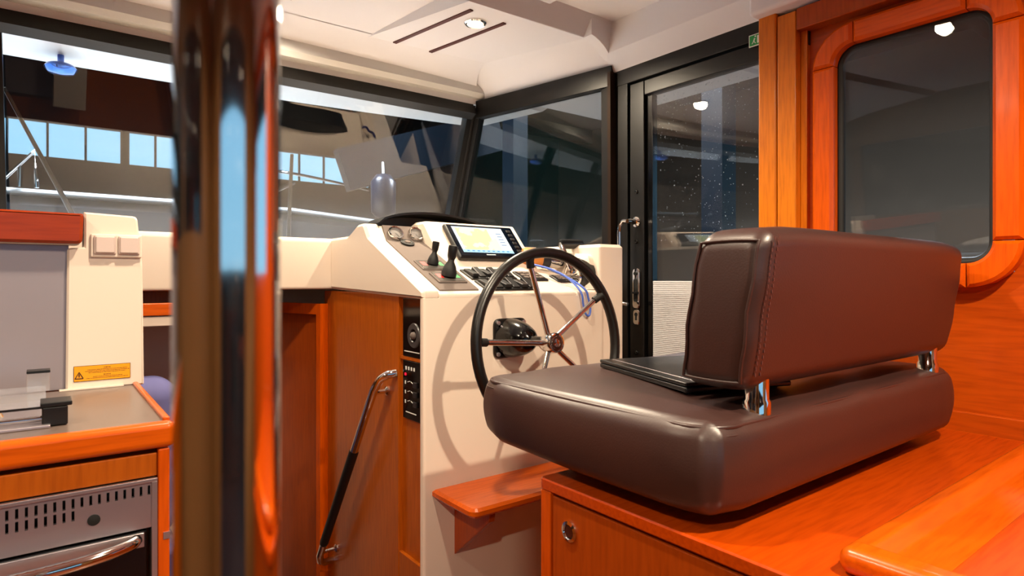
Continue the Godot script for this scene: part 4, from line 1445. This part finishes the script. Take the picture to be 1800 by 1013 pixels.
	for e in [Rect2i(0, 0, 512, 4), Rect2i(0, 146, 512, 4), Rect2i(0, 0, 4, 150), Rect2i(508, 0, 4, 150)]:
		im.fill_rect(e, Color(0.2, 0.12, 0.02))
	var r2 := RandomNumberGenerator.new()
	r2.seed = 3
	for line in [[22, 265, 325, 9], [40, 120, 480, 6], [54, 100, 490, 6], [68, 130, 470, 6], [90, 265, 325, 9], [108, 170, 430, 6], [122, 110, 485, 6]]:
		var x: int = line[1]
		while x < line[2]:
			var wd := r2.randi_range(4, 15)
			im.fill_rect(Rect2i(x, line[0], wd, line[3]), Color(0.30, 0.18, 0.03))
			x += wd + r2.randi_range(2, 5)
	var sm := mat("sticker_print", Color(1, 1, 1), 0.4)
	sm.albedo_texture = ImageTexture.create_from_image(im)
	b = MB.new()
	b.quad_uv(V(0.0545, 1.0655, -1.6985), V(0.1640, 1.0655, -1.6985), V(0.1640, 1.1010, -1.6985), V(0.0545, 1.1010, -1.6985), V(0, 0, 1))
	put("printed_face", b, sm, st)
	b = MB.new()
	for q in [[V(0.057, 1.0725, 0), V(0.0725, 1.0725, 0)], [V(0.0725, 1.0725, 0), V(0.0648, 1.087, 0)], [V(0.0648, 1.087, 0), V(0.057, 1.0725, 0)], [V(0.0648, 1.0755, 0), V(0.0648, 1.0825, 0)]]:
		b.bar(q[0] + V(0, 0, -1.6980), q[1] + V(0, 0, -1.6980), V(0, 0, 1), 0.0008, 0.0016)
	put("triangle_mark", b, mats.slot_dark, st)

# ------------------------------------------------------------------ pole
func pole() -> void:
	var t := thing("grab_pole", "upright polished chrome grab pole from floor to ceiling beside the galley", "pole")
	var b := MB.new()
	b.lathe(V(0.0551, 0.0, -0.2476), V(0, 1, 0), [Vector2(0.0186, 0.0), Vector2(0.0186, 2.43)], 64)
	put("tube", b, mats.chrome, t)
	for y in [0.0, 2.425]:
		b = MB.new()
		b.lathe(V(0.0551, y, -0.2476), V(0, 1, 0), [Vector2(0.04, 0), Vector2(0.04, 0.008), Vector2(0.02, 0.012)], 32)
		put("flange", b, mats.steel, t)

# ------------------------------------------------------------------ the hangar outside
func hangar() -> void:
	struct("ground", boxed(V(-18, -3.6, -24), V(20, -3.5, 16)), mats.concrete, "grey concrete hangar floor")
	struct("roof", boxed(V(-18, 8.0, -24), V(20, 8.2, 16)), mats.hangar_dark, "dark hangar roof")
	# front wall with a strip of windows
	var y0 := 4.80
	var y1 := 5.82
	var zf := -22.0
	var w := MB.new()
	w.box(V(-18, -3.5, zf - 0.3), V(20, y0, zf))
	w.box(V(-18, y1, zf - 0.3), V(20, 8, zf))
	w.box(V(10.5, y0, zf - 0.3), V(20, y1, zf))
	w.box(V(-18, y0, zf - 0.3), V(-16, y1, zf))
	w.box(V(1.9, y0, zf - 0.3), V(2.1, y1, zf))
	var fw := struct("wall_hangar_front", w, mats.hangar_dark, "dark hangar wall beyond the bow with a strip of bright windows")
	var x := -0.8 - 0.9 * 16
	while x < 10.4:
		put("window_mullion", boxed(V(x - 0.03, y0, zf - 0.12), V(x + 0.03, y1, zf - 0.04)), mats.hangar_dark, fw)
		put("window_pane", boxed(V(x + 0.03, y0, zf - 0.09), V(x + 0.87, y1, zf - 0.08)), mats.pane_hangar if mats.has("pane_hangar") else glass("pane_hangar", Color(0.8, 0.9, 0.95), 0.06), fw)
		x += 0.9
	w = MB.new()
	w.box(V(19.7, -3.5, -22), V(20, 8, 3))
	w.box(V(19.7, -3.5, 3), V(20, 0.5, 16))
	w.box(V(19.7, 6.5, 3), V(20, 8, 16))
	struct("wall_hangar_right", w, mat("hangar_grey", Color(0.47, 0.405, 0.34), 0.9), "grey hangar wall to starboard")
	w = MB.new()
	w.box(V(-18, -3.5, -22), V(-17.7, 8, 16))
	struct("wall_hangar_left", w, mats.hangar, "grey hangar wall to port")
	w = MB.new()
	w.box(V(-18, -3.5, 15.7), V(20, 1.5, 16))
	w.box(V(-18, 5.5, 15.7), V(20, 8, 16))
	struct("wall_hangar_back", w, mats.hangar, "grey hangar wall astern with a wide opening")
	for k in 7:
		struct("roof_beam", boxed(V(-17.7, 7.4, -20.0 + k * 5.0), V(19.7, 8.0, -19.7 + k * 5.0)), mats.hangar, "steel roof beam of the hangar")
	# unseen lamps added under the hangar roof to brighten overhang and starboard side
	for q in [[0.0, -6.5, 180.0, "unseen square lamp added under the hangar roof to brighten the roof overhang"], [9.0, -4.0, 210.0, "unseen square lamp added under the hangar roof to brighten the starboard side"]]:
		var hl := thing("added_hangar_lamp", q[3], "lamp", "added hangar roof lamps")
		put("housing", boxed(V(q[0] - 0.6, 7.2, q[1] - 0.6), V(q[0] + 0.6, 7.4, q[1] + 0.6), 0.02), mats.hangar_dark, hl)
		put("glowing_panel", boxed(V(q[0] - 0.5, 7.19, q[1] - 0.5), V(q[0] + 0.5, 7.2, q[1] + 0.5)), glow("added_lamp_glow", Color(0.86, 0.93, 1.0), 3.0), hl)
		var al := AreaLight3D.new()
		al.name = "lamp_light"
		al.area_size = Vector2(1.0, 1.0)
		al.position = V(q[0], 7.17, q[1])
		al.rotation.x = -PI / 2
		al.light_energy = q[2]
		al.light_color = Color(0.86, 0.93, 1.0)
		al.area_range = 40.0
		al.shadow_enabled = true
		hl.add_child(al)
	# own foredeck
	var fd := thing("foredeck", "white foredeck of the boat ahead of the windshield", "deck")
	var b := MB.new()
	var poly := PackedVector2Array([Vector2(-2.1, -3.16), Vector2(-1.9, -5.2), Vector2(-1.0, -7.2), Vector2(0.1, -8.0), Vector2(1.1, -7.2), Vector2(2.0, -5.2), Vector2(2.2, -3.16)])
	b.prism(poly, 1, -0.8, 1.36, 0.03)
	put("deck", b, mats.hull_white, fd)
	b = MB.new()
	b.prism(PackedVector2Array([Vector2(2.12, -3.16), Vector2(2.75, -3.16), Vector2(2.75, 1.9), Vector2(2.12, 1.9)]), 1, -0.8, 0.62, 0.03)
	put("side_deck", b, mats.hull_white, fd)
	var rail := []
	for q in [[-1.9, -4.2], [-1.7, -5.2], [-0.9, -7.0], [0.1, -7.75], [1.0, -7.0], [1.8, -5.2], [2.0, -4.2]]:
		rail.append(V(q[0], 1.60, q[1]))
	b = MB.new()
	b.tube(smooth(rail), 0.014, 8)
	put("bow_rail", b, mats.chrome, fd)
	for q in rail:
		b = MB.new()
		b.tube([q, V(q.x, 1.35, q.z)], 0.012, 8)
		put("stanchion", b, mats.chrome, fd)
	# wipers lying on the windshield
	var wp := [[V(-0.07, 2.0, -2.90), V(0.09, 1.52, -3.17)], [V(0.95, 1.90, -2.985), V(1.0, 1.52, -3.19)]]
	for k in 2:
		var t := thing("windshield_wiper", ["long black wiper on the middle windshield pane", "short black wiper on the windshield pane in front of the console"][k], "wiper")
		b = MB.new()
		var a: Vector3 = wp[k][0]
		var e: Vector3 = wp[k][1]
		if k == 0:
			a = V(-0.115, 2.0, -2.905)
			e = V(0.13, 1.50, -3.16)
		b.tube([a, a.lerp(e, 0.45), e], [0.006, 0.008, 0.011], 8)
		put("arm", b, mats.black_plastic, t)
		b = MB.new()
		b.bar(a.lerp(e, 0.0) + V(0.004, 0, 0.004), a.lerp(e, 0.75) + V(0.004, 0, 0.004), V(0, 0, 1), 0.012, 0.006)
		put("blade", b, mats.rubber, t)
	# searchlight under the overhang
	var sl := thing("dome_lamp", "small blue chrome dome lamp hanging under the roof overhang", "lamp")
	b = MB.new()
	b.lathe(V(0.06, 2.265, -3.26), V(0, -1, 0), [Vector2(0.012, -0.01), Vector2(0.012, 0.035), Vector2(0.03, 0.04), Vector2(0.05, 0.048), Vector2(0.06, 0.062), Vector2(0.045, 0.082), Vector2(0.0001, 0.088)], 24)
	put("dome", b, mat("dome_blue", Color(0.25, 0.42, 0.75), 0.1, 0.9), sl)
	# neighbouring boat ahead: dark hull, white deck line, rails
	var nb := thing("neighbour_boat", "dark hulled motor boat with white deck edge and rails lying ahead", "boat")
	b = MB.new()
	b.prism(PackedVector2Array([Vector2(-9, -12.4), Vector2(3.2, -12.0), Vector2(5.4, -11.0), Vector2(5.4, -10.6), Vector2(3.0, -9.4), Vector2(-9, -9.0)]), 1, -2.6, 2.30, 0.12)
	put("hull", b, mats.hull_dark, nb)
	b = MB.new()
	b.prism(PackedVector2Array([Vector2(-9, -12.4), Vector2(3.2, -12.0), Vector2(5.4, -11.0), Vector2(5.4, -10.6), Vector2(3.0, -9.35), Vector2(-9, -8.95)]), 1, 2.31, 2.37, 0.02)
	put("deck_edge", b, mats.hull_white, nb)
	for q in [[-0.35, -0.10], [1.75, 2.9]]:
		b = MB.new()
		if q[0] < 0:
			b.tube([V(-0.42, 2.37, -9.1), V(-0.08, 2.80, -9.1), V(-0.06, 2.37, -9.1)], 0.025, 8)
			b.tube([V(-0.22, 2.62, -9.1), V(-0.22, 2.37, -9.1)], 0.018, 8)
		else:
			b.tube(smooth([V(1.72, 2.37, -9.2), V(1.72, 2.80, -9.2), V(1.78, 2.88, -9.2), V(3.0, 2.88, -9.3), V(4.6, 2.88, -10.2)]), 0.022, 8)
			b.tube([V(2.3, 2.37, -9.2), V(3.0, 2.75, -9.3)], 0.03, 8)
		put("deck_rail", b, mats.chrome, nb)
	# blue boat hoist to starboard
	var h := thing("boat_hoist", "blue steel boat hoist frame with diagonal brace standing beside the boat", "hoist")
	b = MB.new()
	b.bar(V(5.0, -3.5, -3.35), V(5.0, 6.5, -3.35), V(0, 0, 1), 0.22, 0.22)
	put("post", b, mats.hoist_blue, h)
	b = MB.new()
	b.bar(V(5.0, -3.5, -6.45), V(5.0, 6.5, -6.45), V(0, 0, 1), 0.24, 0.24)
	put("post", b, mats.hoist_blue, h)
	b = MB.new()
	b.bar(V(5.0, 6.5, -9.0), V(5.0, 6.5, 8.0), V(0, 1, 0), 0.4, 0.3)
	put("top_beam", b, mats.hoist_blue, h)
	b = MB.new()
	b.bar(V(2.9, 2.62, -7.2), V(5.05, 3.35, -6.9), V(0, 1, 0), 0.52, 0.2)
	put("diagonal_brace", b, mats.hoist_blue, h)
	# blue fender hanging from the hoist
	var fe := thing("fender", "blue cylindrical fender hanging by a rope ahead of the windshield", "fender")
	b = MB.new()
	b.lathe(V(3.02, 1.98, -6.3), V(0, 1, 0), [Vector2(0.0001, -0.02), Vector2(0.08, 0.0), Vector2(0.135, 0.06), Vector2(0.14, 0.40), Vector2(0.08, 0.48), Vector2(0.0001, 0.5)], 24)
	put("body", b, mat("fender_blue", Color(0.008, 0.09, 0.18), 0.35), fe)
	b = MB.new()
	b.tube([V(3.02, 2.45, -6.3), V(3.3, 2.72, -6.9)], 0.015, 8)
	put("rope", b, mats.hull_white, fe)
